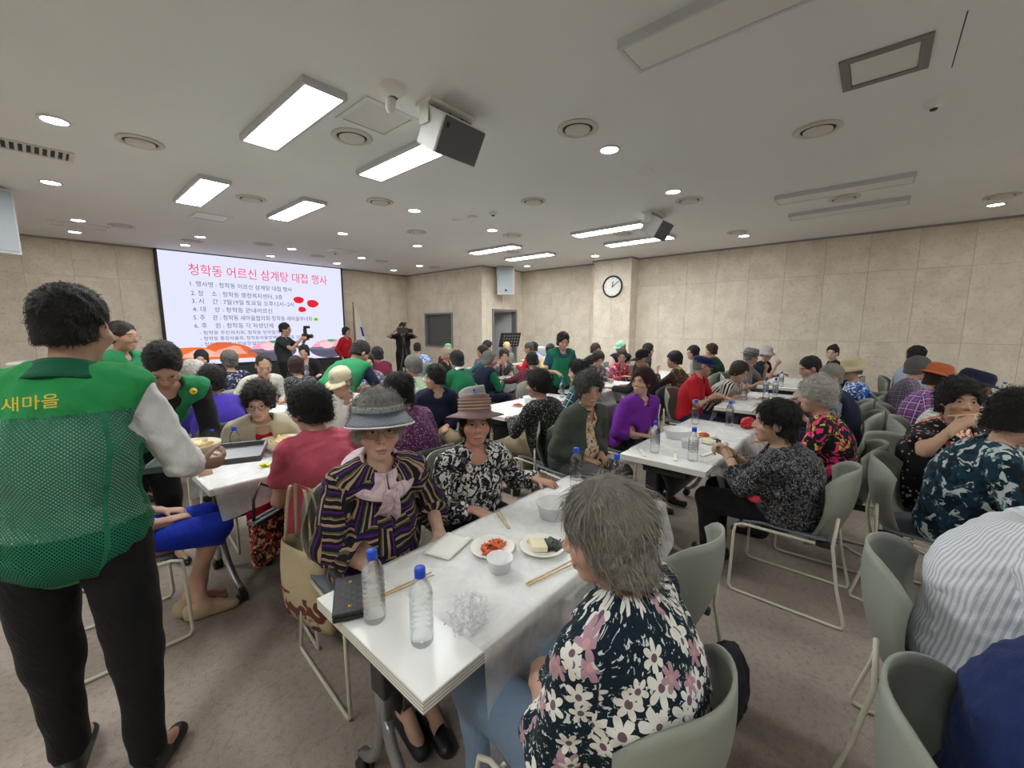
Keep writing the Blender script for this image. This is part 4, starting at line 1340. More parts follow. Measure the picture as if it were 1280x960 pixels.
# ------------------------------------------------------------------ tables
M_TOP = sm('white laminate', srgb(236, 237, 235), .28, grain=.02, gscale=8)
def edge_mat():
    m, g, b = new_mat('layered table edge', .5)
    x, y, z = g.sep(g.obj())
    f = (z / .0095).frac()
    g.put(b.inputs['Base Color'], g.mix(f.gt(.72), srgb(228, 228, 222), srgb(150, 146, 138)))
    return m
M_EDGE = edge_mat()
M_SILVER = sm('silver tube', srgb(158, 160, 163), .32, .7)
M_DKP = sm('dark grey moulding', srgb(46, 46, 49), .5, grain=.15, gscale=60)
TL, TW, TZ = 1.45, .57, .72
def make_table():
    root = empty('folding_table', (0, 0, 0))
    top = MB().box(0, TL, 0, TW, TZ - .038, TZ - .001).build('edge_band', M_EDGE, root)
    MB().box(.002, TL - .002, .002, TW - .002, TZ - .001, TZ).build('tabletop', M_TOP, root)
    MB().box(.10, TL - .10, .12, .17, TZ - .085, TZ - .038).build('rail', M_DKP, root, bevel=.004)
    MB().box(.10, TL - .10, TW - .17, TW - .12, TZ - .085, TZ - .038).build('rail', M_DKP, root, bevel=.004)
    # folded modesty panel
    g_ = [[(.12 + (TL - .24) * i / 8, TW - .19 - .10 * t - .05 * math.sin(t * 3.1), TZ - .05 - .26 * t) for t in np.linspace(0, 1, 7)] for i in range(9)]
    MB().sheet(g_, .012).build('modesty_panel', M_DKP, root)
    for x, s in ((.11, 1), (TL - .11, -1)):
        MB().box(x - .030, x + .030, TW / 2 - .15, TW / 2 + .15, TZ - .11, TZ - .038).build('leg_bracket', M_DKP, root, bevel=.006)
        MB().box(x - .022, x + .022, TW / 2 + .05, TW / 2 + .13, .42, TZ - .1).build('leg_sleeve', M_DKP, root, bevel=.008, seg=2)
        for sy in (-1, 1):
            yb = TW / 2 + .09
            pts = [(x, yb + sy * .016, .50), (x, yb + sy * .018, .34)]
            for t in np.linspace(0, 1, 9): pts.append((x, yb + sy * .018 + (-.38 if sy < 0 else .16) * (1 - math.cos(t * 1.45)), .34 - .265 * math.sin(t * 1.57)))
            MB().tube(pts, .019, 10).build('leg', M_SILVER, root)
            yy = pts[-1][1]
            ca = MB().box(x - .016, x + .016, yy - .03, yy + .012, .05, .085).build('caster_fork', M_DKP, root, bevel=.004)
            for k in (-.014, .014):
                MB().lathe([(.0005, -.011), (.026, -.011), (.029, -.004), (.029, .004), (.026, .011), (.0005, .011)], 16).xf(Matrix.Translation((x + k, yy - .008, .030)) @ Matrix.Rotation(R_(90), 4, 'Y')).build('wheel', M_BLACK, ca)
    return root
def film_mat():
    m = bpy.data.materials.new('thin plastic film'); m.use_nodes = True; nt = m.node_tree; g = G(nt)
    b = nt.nodes['Principled BSDF']; out = nt.nodes['Material Output']
    b.inputs['Base Color'].default_value = srgb(248, 248, 248) + (1,); b.inputs['Roughness'].default_value = .38
    tr = nt.nodes.new('ShaderNodeBsdfTransparent'); tr.inputs[0].default_value = (.985, .985, .99, 1)
    tl = nt.nodes.new('ShaderNodeBsdfTranslucent'); tl.inputs[0].default_value = (.72, .71, .73, 1)
    o = g.obj(); n = g.noise(o, 7, 4, .6, 1.5); n2 = g.noise(o, 30, 3, .6, 2.)
    bp = g.bump(n * .9 + n2 * .1, .25, .02); nt.links.new(bp.k, b.inputs['Normal'])
    a = nt.nodes.new('ShaderNodeMixShader'); a.inputs[0].default_value = .14
    nt.links.new(b.outputs[0], a.inputs[1]); nt.links.new(tl.outputs[0], a.inputs[2])
    c = nt.nodes.new('ShaderNodeMixShader'); nt.links.new((n.step(.3, .75) * .16 + .36).k, c.inputs[0])
    nt.links.new(a.outputs[0], c.inputs[2]); nt.links.new(tr.outputs[0], c.inputs[1])
    nt.links.new(c.outputs[0], out.inputs[0])
    return m
M_FILM = film_mat()
def film_mesh(seed, front=.22, back=.20, x0=.16, x1=None, slope=.0):
    rd = random.Random(seed); g_ = []
    x1 = x1 or TL + .04
    n = 46
    ph = [rd.random() * 6 for _ in range(4)]
    for i in range(n + 1):
        x = x0 + (x1 - x0) * i / n
        t = i / n
        fl = front * (1 + .22 * math.sin(x * 5 + ph[0]) + slope * (1 - 2 * t)); bl = back * (1 + .2 * math.sin(x * 4 + ph[1]))
        row = []
        for v in np.linspace(0, 1, 9): # front drop, from the hem upwards
            dz = fl * (1 - v); row.append((x + .02 * (1 - v) * math.sin(x * 9 + ph[2]), -.006 - (.05 + .02 * math.sin(x * 17 + ph[3])) * (1 - v) ** 1.3 - .012 * (1 - v) * math.sin(x * 31), TZ - dz + .002))
        for v in np.linspace(.04, .96, 12):
            w = .0022 * max(0, math.sin(x * 13 + v * 11 + ph[0])) ** 3 + .002 * max(0, math.sin(-x * 9 + v * 17 + ph[1])) ** 4
            row.append((x, TW * v, TZ + .0022 + w))
        for v in np.linspace(1, 0, 9):
            dz = bl * (1 - v); row.append((x, TW + .006 + (.05 + .02 * math.sin(x * 15 + ph[1])) * (1 - v) ** 1.3 + .01 * (1 - v) * math.sin(x * 27), TZ - dz + .002))
        g_.append(row)
    return MB().sheet(g_, 0).mesh('table_film')
FILMS = [film_mesh(3, .30, .16, .20, slope=.55), film_mesh(5), film_mesh(9, .17, .22, .02), film_mesh(12, .2, .24, .05)]
TABLES = {  # name: (x, y, description, film)
    'A1': (.51, .73, 'with the kimchi plates and two big bottles in front', 0), 'A2': (2.60, .71, 'before the woman in the purple shirt', 1), 'A3': (4.87, .72, 'before the man in the red polo', 2), 'A4': (7.05, .72, 'before the man in the grey fedora', 3),
    'B1': (.52, 2.65, 'with the chicken soup bowls beside the pink shirt woman', 2), 'B2': (2.92, 2.66, 'before the woman in the speckled black blouse', 1), 'B3': (4.72, 2.72, 'behind the purple shirt woman, by the black cap man', 3), 'B4': (6.75, 2.65, 'behind the man in the dark cap near the pillar', 1),
    'C1': (.45, 4.62, 'before the woman in the indigo top', 1), 'C2': (2.42, 4.55, 'where the green vest man bends over', 3), 'C3': (4.75, 4.42, 'beside the grey haired woman in the navy vest', 2), 'C4': (6.7, 4.1, 'behind the apron woman', 1),
    'D1': (1.0, 6.62, 'before the screen and its food picture', 3), 'D2': (3.15, 6.45, 'behind the pale green floral shirt', 1), 'D3': (5.05, 6.05, 'below the dark booth window', 2), 'D4': (6.75, 6.0, 'beside the far music stand', 3),
    'R1': (.85, -1.5, 'behind the navy clothed back in the corner', 1), 'R2': (2.75, -1.45, 'before the woman in teal camouflage flowers', 2), 'R3': (4.75, -1.42, 'before the navy hat wearer', 3), 'R4': (6.75, -1.4, 'with two bottles by the beige wall edge', 1)}
proto = make_table()
first = True
for key, (x, y, ds, fi) in TABLES.items():
    t = proto if first else copy_tree(proto); first = False
    t.location = (x, y, 0)
    tag(t, 'white folding table ' + ds, 'table', 'white folding tables in rows')
    tag(mobj('table_film', FILMS[fi], M_FILM, None, loc=(x, y, 0)), 'clear plastic film on the table ' + ds, 'table cover', 'plastic films over the tables')

# ------------------------------------------------------------------ chairs
M_SHELL = sm('sage grey plastic', srgb(138, 142, 132), .5, grain=.05, gscale=300, bump=.12)
M_SEAT = sm('slate seat plastic', srgb(98, 104, 112), .55, grain=.06, gscale=260, bump=.1)
M_SLED = sm('cream lacquered tube', srgb(206, 202, 186), .35)
M_SHELLD = sm('charcoal chair plastic', srgb(62, 64, 66), .5, grain=.05, gscale=300, bump=.12)
def make_chair(shell):
    root = empty('shell_chair', (0, 0, 0))
    g_ = []
    for i in range(17):
        u = -1 + 2 * i / 16; row = []
        for v in np.linspace(0, 1, 15):
            hw = (.150 + .085 * min(1, v * 1.7) ** .8) * (1 - .10 * max(0, v - .8) / .2)
            ht = .46 * (1 - .16 * abs(u) ** 5) * (1 - .02 * u * u)
            x = u * hw; y = -.20 - .075 * v - .05 * math.sin(v * 2.6) + (.105 + .03 * v) * abs(u) ** 2.2
            row.append((x, y, .385 + ht * v))
        g_.append(row)
    MB().sheet(g_, .009).build('backrest', shell, root)
    g_ = []
    for i in range(13):
        u = -1 + 2 * i / 12; row = []
        for v in np.linspace(0, 1, 13):
            hw = .225 - .02 * v
            row.append((u * hw * (1 - .10 * abs(2 * v - 1) ** 6), -.20 + .43 * v * (1 - .05 * u ** 4), .452 - .016 * math.sin(v * 3.14) * (1 - u * u) + .012 * u * u - .030 * max(0, v - .78) / .22))
        g_.append(row)
    MB().sheet(g_, .014).build('seat', M_SEAT, root)
    for s in (-1, 1):
        x = s * .235
        pts = [(s * .205, -.235, .60), (s * .215, -.225, .44)]
        pts += [(x, -.26, .22), (x, -.305, .035), (x, -.30, .014), (x, -.27, .010), (x, .20, .010), (x, .235, .013), (x, .25, .035), (x, .243, .38), (x, .235, .425), (s * .225, .20, .436), (s * .215, -.15, .436)]
        MB().tube(pts, .0085, 8).build('side_frame', M_SLED, root)
        MB().box(s * .17 - .012, s * .17 + .012, -.225, -.15, .405, .440).build('bracket', M_DKP, root, bevel=.005)
    for y in (-.12, .17): MB().tube([(-.215, y, .432), (.215, y, .432)], .007, 6).build('crossbar', M_SLED, root)
    return root
CH = {'sage': make_chair(M_SHELL), 'charcoal': make_chair(M_SHELLD)}
CH_USED = {'sage': False, 'charcoal': False}
def chair(x, y, dir, who, kind='sage'):
    c = CH[kind] if not CH_USED[kind] else copy_tree(CH[kind])
    CH_USED[kind] = True
    c.location = (x, y, 0); c.rotation_euler = (0, 0, R_(dir - 90))
    return tag(c, {'sage': 'sage grey shell chair ', 'charcoal': 'dark charcoal shell chair '}[kind] + who, 'chair', 'shell chairs on cream sled frames')

# ------------------------------------------------------------------ bottles, dishes, small things
def pet_mat():
    m = bpy.data.materials.new('clear bottle with water'); m.use_nodes = True; nt = m.node_tree; g = G(nt)
    out = nt.nodes['Material Output']; b = nt.nodes['Principled BSDF']
    b.inputs['Base Color'].default_value = (.97, .985, 1, 1); b.inputs['Transmission Weight'].default_value = 1; b.inputs['Roughness'].default_value = .03; b.inputs['IOR'].default_value = 1.28
    tr = nt.nodes.new('ShaderNodeBsdfTransparent'); tr.inputs[0].default_value = (.95, .97, .985, 1)
    mx = nt.nodes.new('ShaderNodeMixShader'); mx.inputs[0].default_value = .55
    nt.links.new(tr.outputs[0], mx.inputs[1]); nt.links.new(b.outputs[0], mx.inputs[2]); nt.links.new(mx.outputs[0], out.inputs[0])
    return m
M_PET = pet_mat(); M_CAP = sm('blue cap', srgb(32, 78, 205), .4)
bp = [(.0005, 0), (.026, 0), (.031, .006), (.0325, .02)]
for k in range(7): bp += [(.0325, .025 + k * .017), (.0302, .031 + k * .017), (.0325, .037 + k * .017)]
bp += [(.0325, .15), (.031, .162), (.024, .182), (.0145, .196), (.0135, .203)]
ME_BODY = MB().lathe(bp, 20).mesh('bottle_body'); ME_CAP = MB().lathe([(.0150, .199), (.0152, .203), (.0152, .222), (.0140, .2255), (.0005, .226)], 18).mesh('cap')
def print_mat():
    m, g, b = new_mat('bottle print', .5)
    x, y, z = g.sep(g.obj()); an = g.m('ARCTAN2', y, x)
    n = g.noise(g.comb(an * 2.2, z * 60., 0.), 3.2, 3, .6, 1.)
    g.put(b.inputs['Base Color'], (.03, .03, .05)); g.put(b.inputs['Alpha'], n.step(.52, .56) * .85)
    return m
M_PRINT = print_mat()
ME_LAB = MB().add([(.0331 * math.cos(w), .0331 * math.sin(w), z) for w in np.linspace(0, 2 * math.pi, 21)[:-1] for z in (.065, .135)], [(2 * k, 2 * ((k + 1) % 20), 2 * ((k + 1) % 20) + 1, 2 * k + 1) for k in range(20)], True).mesh('printed_band')
def bottle(x, y, lab, printed=True, z=TZ + .004):
    e = empty('water_bottle', (x, y, z), random.random() * 6, lab, 'bottle', 'clear water bottles with blue caps')
    mobj('bottle_body', ME_BODY, M_PET, e); mobj('cap', ME_CAP, M_CAP, e)
    if printed: mobj('printed_band', ME_LAB, M_PRINT, e)
bottle(.58, 1.06, 'water bottle beside the black wallet on the nearest table', False)
bottle(.62, .88, 'water bottle beside the crumpled plastic bag on the nearest table', False)
bottle(1.86, 1.17, 'water bottle at the far end of the nearest table, before the olive jacket')
bottle(1.90, .95, 'water bottle mostly hidden behind the grey bob of hair')
bottle(2.77, 1.10, 'water bottle at the near corner of the purple shirt woman\'s table')
bottle(2.76, .84, 'water bottle on the table corner toward the paisley blouse woman')
bottle(3.85, 1.17, 'water bottle farther along the table before the red polo man')
bottle(3.98, .92, 'water bottle next to the red pouch on the table')
for x, y, lb in [(5.55, 1.14, 'in front of the black and white striped woman'), (4.99, .82, 'on the table corner behind the red pouch'), (6.15, 1.02, 'left one of the pair before the white haired head'), (6.18, .92, 'right one of the pair before the white haired head'),
                 (7.15, 1.0, 'on the table of the fedora man'), (5.9, 3.1, 'beside the red floral blouse'), (5.02, 4.75, 'left one of the pair beside the navy vest woman'), (5.17, 4.72, 'right one of the pair beside the navy vest woman'),
                 (3.62, 4.95, 'left one of the pair above the pale green floral shirt'), (3.72, 4.92, 'right one of the pair above the pale green floral shirt'), (.66, 3.14, 'left one behind the tray of soup'), (.78, 3.12, 'right one by the beige jacket woman'),
                 (2.98, 3.15, 'just behind the brown brimmed hat'), (4.25, 2.9, 'beside the light blue shirt and the apron'), (7.55, -1.2, 'farther one at the picture edge by the beige wall'), (6.95, -1.05, 'nearer one at the picture edge by the beige wall'),
                 (2.60, 4.75, 'left one before the bending green vest man'), (2.70, 4.72, 'right one before the bending green vest man'), (6.9, 6.2, 'far one near the music stand'), (5.35, 6.3, 'far one beside the teal blouse')]:
    bottle(x, y, 'water bottle ' + lb)

M_PAPER = sm('white pulp plate', srgb(238, 236, 228), .7); M_PP = sm('white plastic cup', srgb(240, 240, 240), .35)
def kimchi_mat():
    m, g, b = new_mat('kimchi', .35)
    n = g.noise(g.obj(), 60, 3, .6, 1.)
    g.put(b.inputs['Base Color'], g.ramp(n, [(.3, srgb(150, 40, 16)), (.5, srgb(200, 78, 30)), (.65, srgb(222, 128, 62)), (.8, srgb(232, 190, 140))]))
    return m
M_KIM = kimchi_mat(); M_GREENS = sm('dark greens', srgb(54, 66, 52), .4, grain=.4, gscale=80); M_RADISH = sm('white radish', srgb(238, 232, 200), .35, grain=.08, gscale=60); M_PINKR = sm('pink radish', srgb(226, 150, 160), .4)
M_CHICK = sm('boiled chicken', srgb(222, 190, 140), .35, grain=.18, gscale=40, bump=.5)
def plate_mesh(r, h=.014): return MB().lathe([(.0005, .003), (r * .72, .003), (r * .95, h), (r, h + .001), (r, h - .002), (r * .74, 0), (.0005, 0)], 32).mesh('plate')
def leafy(n, r, sz, seed, hgt=.02):
    rd = random.Random(seed); mb = MB()
    for k in range(n):
        a = rd.random() * 6.28; d = r * math.sqrt(rd.random()); c = Vector((d * math.cos(a) * 1.25, d * math.sin(a) * .8, .006 + hgt * rd.random() * (1 - d / r * .7)))
        w = rd.random() * 6.28; L = sz * (.7 + .6 * rd.random())
        g_ = []
        for i in range(4):
            row = []
            for j in range(4):
                u, v = (i / 3 - .5) * L, (j / 3 - .5) * L * .7
                row.append(c + Vector((u * math.cos(w) - v * math.sin(w), u * math.sin(w) + v * math.cos(w), .006 * math.sin(i * 2.2 + k) + .005 * math.cos(j * 2.5 + k))))
            g_.append(row)
        mb.sheet(g_, .003)
    return mb
def kimchi_plate(x, y, r, lab, seed):
    e = empty('side_dish_plate', (x, y, TZ + .004), 0, lab, 'plate', 'white side dish plates')
    mobj('plate', plate_mesh(r), M_PAPER, e)
    tag(leafy(26, r * .48, r * .36, seed).build('kimchi', M_KIM, e), kind='stuff')
    return e
def greens_plate(x, y, r, lab, seed):
    e = empty('side_dish_plate', (x, y, TZ + .004), R_(-38), lab, 'plate', 'white side dish plates')
    mobj('plate', plate_mesh(r), M_PAPER, e)
    for k in range(6):
        MB().box(-.030, .030, -.0055, .0055, 0, .024).build('radish_slice', M_RADISH, e, bevel=.002, loc=(-.018, -.034 + k * .0115, .005), rot=(R_(10 - 6 * k), 0, R_(-8)))
    tag(leafy(22, r * .36, r * .42, seed).build('seasoned_greens', M_GREENS, e, loc=(.04, -.005, 0), rot=(0, 0, .4)), kind='stuff')
    MB().lathe([(.0005, .012), (.012, .010), (.018, 0)], 10).build('pink_pickle', M_PINKR, e, loc=(-.035, .045, .004))
kimchi_plate(1.10, 1.07, .088, 'white plate of red kimchi on the nearest table', 1)
greens_plate(1.24, .93, .092, 'white plate of sliced radish and dark greens on the nearest table', 2)
kimchi_plate(3.46, .98, .085, 'plate of kimchi on the table before the purple shirt woman', 3)
greens_plate(3.30, .88, .085, 'plate of greens and radish on the purple shirt woman\'s table', 4)
kimchi_plate(3.45, 2.95, .085, 'plate of kimchi before the speckled black blouse', 5)
kimchi_plate(5.45, 4.62, .085, 'plate of kimchi on the table of the navy vest woman', 6)
kimchi_plate(5.75, .98, .085, 'plate of kimchi between the red polo man and the striped woman', 8)
def cup(x, y, r, h, lab, mat=None, name='plastic_cup', z=TZ + .004):
    mb = MB().lathe([(.0005, .002), (r * .78, .002), (r * .98, h), (r * 1.06, h + .001), (r * 1.06, h - .003), (r * .99, h - .004), (r * .80, 0), (.0005, 0)], 26)
    return tag(mb.build(name, mat or M_PP, loc=(x, y, z)), lab, 'cup')
def cloudy():
    m, g, b = new_mat('cloudy plastic', .35); b.inputs['Base Color'].default_value = srgb(236, 236, 236) + (1,); b.inputs['Alpha'].default_value = .55
    return m
M_CLOUD = cloudy()
cup(1.02, .955, .046, .048, 'small white plastic cup beside the kimchi plate')
cup(1.50, 1.06, .080, .070, 'large translucent bowl beside the grey bobbed hair', M_CLOUD, 'plastic_bowl')
cup(3.05, .97, .046, .06, 'small translucent cup between the two bottles on the second table', M_CLOUD)
cup(3.28, 1.13, .10, .07, 'large translucent bowl on the purple shirt woman\'s table', M_CLOUD, 'plastic_bowl')
cup(3.75, 3.0, .09, .06, 'white bowl on the table beyond the speckled blouse', M_PP, 'plastic_bowl')
M_WOOD = sm('bamboo chopstick', srgb(214, 182, 128), .6)
def chops(x, y, ang, lab, L=.20, paper=False, z=TZ + .007):
    e = empty('chopsticks', (x, y, z), R_(ang), lab, 'chopsticks')
    for k in (-.004, .005):
        MB().tube([(-L / 2, k, 0), (L / 2, k * (2.2 if not paper else 1), 0)], [.0028, .0022], 6).build('stick', M_WOOD, e)
    if paper: MB().box(-L / 2, L / 2 - .04, -.012, .012, -.0025, .0035).build('paper_sleeve', M_PAPER, e, bevel=.001)
chops(1.32, 1.22, 60, 'wooden chopsticks by the hand of the brown hat woman')
chops(1.12, .80, -12, 'wooden chopsticks pointing at the grey bobbed hair', .22)
chops(.73, 1.13, -8, 'wooden chopsticks between wallet and bottle', .22)
chops(2.78, .96, 20, 'wrapped chopsticks at the end of the second table', .22, True)
chops(3.0, .80, -12, 'paper wrapped chopsticks beside the paisley woman\'s bottle', .22, True)
chops(2.72, 1.17, 35, 'paper wrapped chopsticks beside the olive jacket woman', .2, True)
chops(5.2, .95, 70, 'wooden chopsticks before the red polo man')
# folded tissue, plastic bag, wallet, pouch
tag(MB().sheet([[(x_, y_, .003 + .004 * math.sin(x_ * 40) * math.cos(y_ * 30)) for y_ in np.linspace(-.06, .06, 7)] for x_ in np.linspace(-.09, .09, 9)], .002).build('paper_napkin', M_PAPER, loc=(1.0, 1.22, TZ + .005), rot=(0, 0, .3)), 'folded white paper napkin beside the kimchi plate', 'napkin')
def crumple(name, r, seed, amp, loc, mat, lab, cat, sc=(1, 1, .6), h=.006, f=.05):
    v = Vox((-r * 1.4,) * 3, (r * 1.4,) * 3, h); v.ell((0, 0, 0), (r * sc[0], r * sc[1], r * sc[2]), None, 0); v.curls(amp, 2 * math.pi / f, seed); v.wob(amp, 2 * math.pi / (f * .6), seed + 1); v.cut((0, 0, -r * sc[2] * .75), (0, 0, -1))
    V, F = v.mesh(); V[:, 2] += r * sc[2] * .75
    return tag(mobj(name, npmesh(name, V, F, False), mat, None, loc=loc), lab, cat)
def bag_mat():
    m, g, b = new_mat('thin clear bag', .25); b.inputs['Base Color'].default_value = srgb(240, 242, 244) + (1,)
    g.put(b.inputs['Alpha'], g.noise(g.obj(), 40, 3, .6, 1.5).step(.3, .75) * .40 + .15)
    return m
crumple('plastic_bag', .052, 3, .012, (.75, .83, TZ + .004), bag_mat(), 'crumpled clear plastic bag on the nearest table', 'plastic bag', (1.05, .75, .95), .004)
e = empty('wallet', (.575, 1.20, TZ + .004), R_(62), 'black quilted wallet with strap on the nearest table corner', 'wallet')
def quilt():
    m, g, b = new_mat('quilted black leather', .55)
    x, y, z = g.sep(g.obj()); a = ((x + y) * 90.).sin().abs(); c = ((x - y) * 90.).sin().abs()
    b.inputs['Base Color'].default_value = (.015, .015, .018, 1); g.put(b.inputs['Normal'], g.bump(a.min(c), .5, .0015))
    return m
M_QL = quilt()
MB().box(-.10, .10, -.05, .05, 0, .014).build('wallet_body', M_QL, e, bevel=.005, seg=2); MB().box(-.10, .10, -.05, .05, .0145, .028).build('wallet_flap', M_QL, e, bevel=.005, seg=2)
MB().sheet([[(x_, y_, .008 - .03 * max(0, x_ - .17)) for y_ in (-.014, 0, .014)] for x_ in np.linspace(.09, .21, 7)], .004).xf(Matrix.Rotation(R_(18), 4, 'Z')).build('strap', M_QL, e)
for a_ in (-.07, .06): MB().lathe([(.0005, .0035), (.005, .003), (.006, 0)], 12, c=(a_, .0, .028)).build('stud', M_GOLD, e)
MB().tube([(-.10, -.052, .014), (.10, -.052, .014)], .002, 5).build('zip', M_GOLD, e)
M_RED = sm('glossy red leather', srgb(178, 20, 36), .35)
crumple('red_pouch', .085, 8, .006, (4.02, .78, TZ + .004), M_RED, 'glossy red pouch on the table behind the clasped hands', 'pouch', (1.1, .7, .6), .007, .09)
# soup bowls
def soup_bowl(x, y, z, r, mat, lab, seed, sc=.7):
    e = empty('soup_bowl', (x, y, z), seed, lab, 'bowl', 'bowls of chicken soup')
    MB().lathe([(.0005, .004), (r * .5, .004), (r * .82, r * sc * .55), (r, r * sc), (r * 1.03, r * sc + .002), (r * 1.03, r * sc - .004), (r * .84, r * sc * .5), (r * .55, 0), (.0005, 0)], 36).build('bowl', mat, e)
    MB().lathe([(.0005, r * sc * .72), (r * .89, r * sc * .72)], 30).build('broth', sm('pale broth', srgb(226, 214, 182), .15), e)
    v = Vox((-.11, -.09, -.03), (.11, .09, .07), .006)
    v.ell((0, 0, .0), (.062, .045, .032), None, 0); v.cone((.03, .02, .01), (.085, .035, .02), .022, .012, None, 1, .012); v.cone((-.03, .02, .0), (-.075, .045, .025), .02, .011, None, 1, .012); v.cone((.0, -.02, .02), (-.06, -.045, .02), .016, .010, None, 1, .01); v.wob(.004, 190, seed)
    V, F = v.mesh(); V = V * (r / .12)
    mobj('chicken', npmesh('chicken', V, F), M_CHICK, e, loc=(0, 0, r * sc * .72))
M_CREAM = sm('cream melamine', srgb(232, 224, 196), .3); M_BLUEB = sm('pale blue melamine', srgb(182, 206, 236), .3)
soup_bowl(1.06, 3.12, TZ + .004, .125, M_CREAM, 'cream bowl of chicken soup before the beige jacket woman', 1)
soup_bowl(1.10, 2.92, TZ + .004, .125, M_BLUEB, 'pale blue bowl of chicken soup beside the pink shirt', 2)
TRAY = (.47, 2.26, 1.0)
e = empty('serving_tray', TRAY, R_(-24), 'grey metal serving tray held by the green vest man', 'tray')
M_TRAY = sm('grey tray metal', srgb(120, 122, 126), .35, .6)
MB().box(-.20, .20, -.14, .14, 0, .006).build('tray_floor', M_TRAY, e)
MB().box(-.21, .21, -.15, -.14, 0, .026).box(-.21, .21, .14, .15, 0, .026).box(-.21, -.20, -.14, .14, 0, .026).box(.20, .21, -.14, .14, 0, .026).build('tray_rim', M_TRAY, e)
soup_bowl(TRAY[0] - .07, TRAY[1] + .0, TRAY[2] + .007, .105, M_CREAM, 'cream bowl of chicken soup on the serving tray', 3)
tag(leafy(5, .03, .05, 7, .01).build('candy_wrapper', sm('yellow wrapper', srgb(226, 222, 60), .4), loc=(.86, 2.83, TZ + .004)), 'yellow and clear wrapper on the table with soup bowls', 'wrapper')['kind'] = 'thing'
# ------------------------------------------------------------------ the people
BLK, DBR, BUR, SALT, GRY, WHT = (.015, .014, .015), (.030, .018, .015), (.040, .012, .014), (.075, .072, .070), (.19, .18, .17), (.50, .49, .46)
P_BLK = plain('black trousers cloth', (.010, .010, .011)); P_NAVY = plain('navy trousers cloth', srgb(32, 38, 62)); P_GREY = plain('grey trousers cloth', srgb(92, 90, 88)); P_KHAKI = plain('khaki trousers cloth', srgb(128, 114, 92))
P_JEAN = plain('faded light denim', srgb(120, 142, 168)); P_BLUE = plain('royal blue cotton', srgb(24, 50, 170))
S_WHITE = plain('white cotton shirt', srgb(226, 226, 228)); S_POLO = plain('white polo knit', srgb(232, 230, 226)); S_RED = plain('red polo knit', srgb(178, 28, 38)); S_PURP = plain('violet cotton shirt', srgb(112, 40, 150))
S_PINK = plain('rose pink knit', srgb(190, 84, 104)); S_BEIGE = plain('beige jacket cloth', srgb(186, 178, 154)); S_OLIVE = plain('dark olive jacket cloth', srgb(70, 76, 68)); S_BLK = plain('black knit', (.012, .012, .014))
S_NAVY = plain('navy cloth', srgb(26, 32, 54)); S_INDIGO = plain('indigo knit', srgb(62, 46, 150)); S_TEALB = plain('teal blue knit', srgb(38, 78, 100)); S_GREEN = plain('emerald green satin', srgb(24, 104, 70)); S_REDIN = plain('crimson inner shirt', srgb(170, 26, 40))
S_LBLUE = plain('pale blue shirt', srgb(168, 178, 200)); S_YEL = plain('pale yellow blouse', srgb(214, 190, 128)); S_GREY = plain('grey shirt cloth', srgb(140, 140, 132)); S_DGRN = plain('dark green knit', srgb(32, 60, 44)); S_CHAR = plain('charcoal jacket cloth', srgb(44, 46, 52))
S_MAR = plain('maroon cloth', srgb(104, 28, 52)); S_VESTG = plain('bright green vest cloth', srgb(36, 124, 78)); S_TEALP = plain('teal print blouse', srgb(70, 120, 130)); S_NKNIT = plain('navy blue denim knit', srgb(34, 48, 96))
F_HAT = blotch('black white blossom print', (.012, .012, .018), [(srgb(222, 218, 214), 26, .50, .55, 1.5), (srgb(120, 118, 120), 40, .60, .64, 1.), ((.012, .012, .02), 55, .58, .62, .8)])
F_PAIS = blotch('black grey paisley print', (.010, .010, .012), [(srgb(84, 84, 88), 20, .50, .55, 2.5), (srgb(160, 160, 164), 46, .58, .63, 3.), ((.01, .01, .012), 30, .58, .62, 2.)])
F_TEAL = blotch('teal camouflage flower print', srgb(26, 56, 72), [(srgb(14, 30, 44), 14, .50, .54, .6), (srgb(186, 196, 196), 17, .56, .59, .9), (srgb(96, 124, 132), 22, .62, .66, .6)])
F_EAT = dots('black blouse with small pink blossoms', (.010, .010, .012), [srgb(206, 156, 166), srgb(150, 120, 128), srgb(190, 170, 168)], 42, .36, .55)
F_SPECK = dots('black blouse with white specks', srgb(38, 38, 36), [srgb(220, 220, 214), srgb(150, 150, 140)], 95, .30, .45)
F_PSP = dots('plum blouse with glitter', srgb(84, 44, 80), [srgb(190, 120, 170), srgb(150, 80, 120), srgb(220, 190, 210)], 110, .34, .6)
F_GDOT = dots('white dotted cloth', srgb(190, 186, 176), [srgb(60, 60, 60), srgb(100, 96, 92)], 60, .3, .5)
F_NAVYP = blotch('navy lilac print', srgb(26, 30, 50), [(srgb(170, 170, 196), 30, .56, .60, 1.), (srgb(70, 110, 120), 40, .62, .66, 1.)])
F_BRED = blotch('black red floral print', (.014, .012, .016), [(srgb(200, 190, 190), 44, .58, .62, 1.), (srgb(170, 40, 50), 30, .62, .66, 1.)])
F_PALEG = dots('pale green cloth with cream daisies', srgb(142, 156, 136), [srgb(222, 216, 190), srgb(200, 200, 170)], 26, .34, .6)
F_GREYP = blotch('grey lilac print blouse', srgb(90, 92, 110), [(srgb(186, 180, 190), 24, .54, .58, 1.2), (srgb(160, 120, 120), 40, .62, .66, 1.)])
F_PINKB = blotch('pink blossom blouse', srgb(214, 60, 140), [(srgb(240, 190, 210), 24, .56, .60, 1.)])
F_REDF = blotch('red floral blouse', srgb(176, 36, 56), [(srgb(220, 200, 210), 26, .56, .60, 1.), (srgb(60, 70, 110), 34, .62, .66, 1.)])
F_DGREY = blotch('dark grey blouse print', srgb(52, 52, 56), [(srgb(150, 150, 150), 46, .60, .64, 1.)])
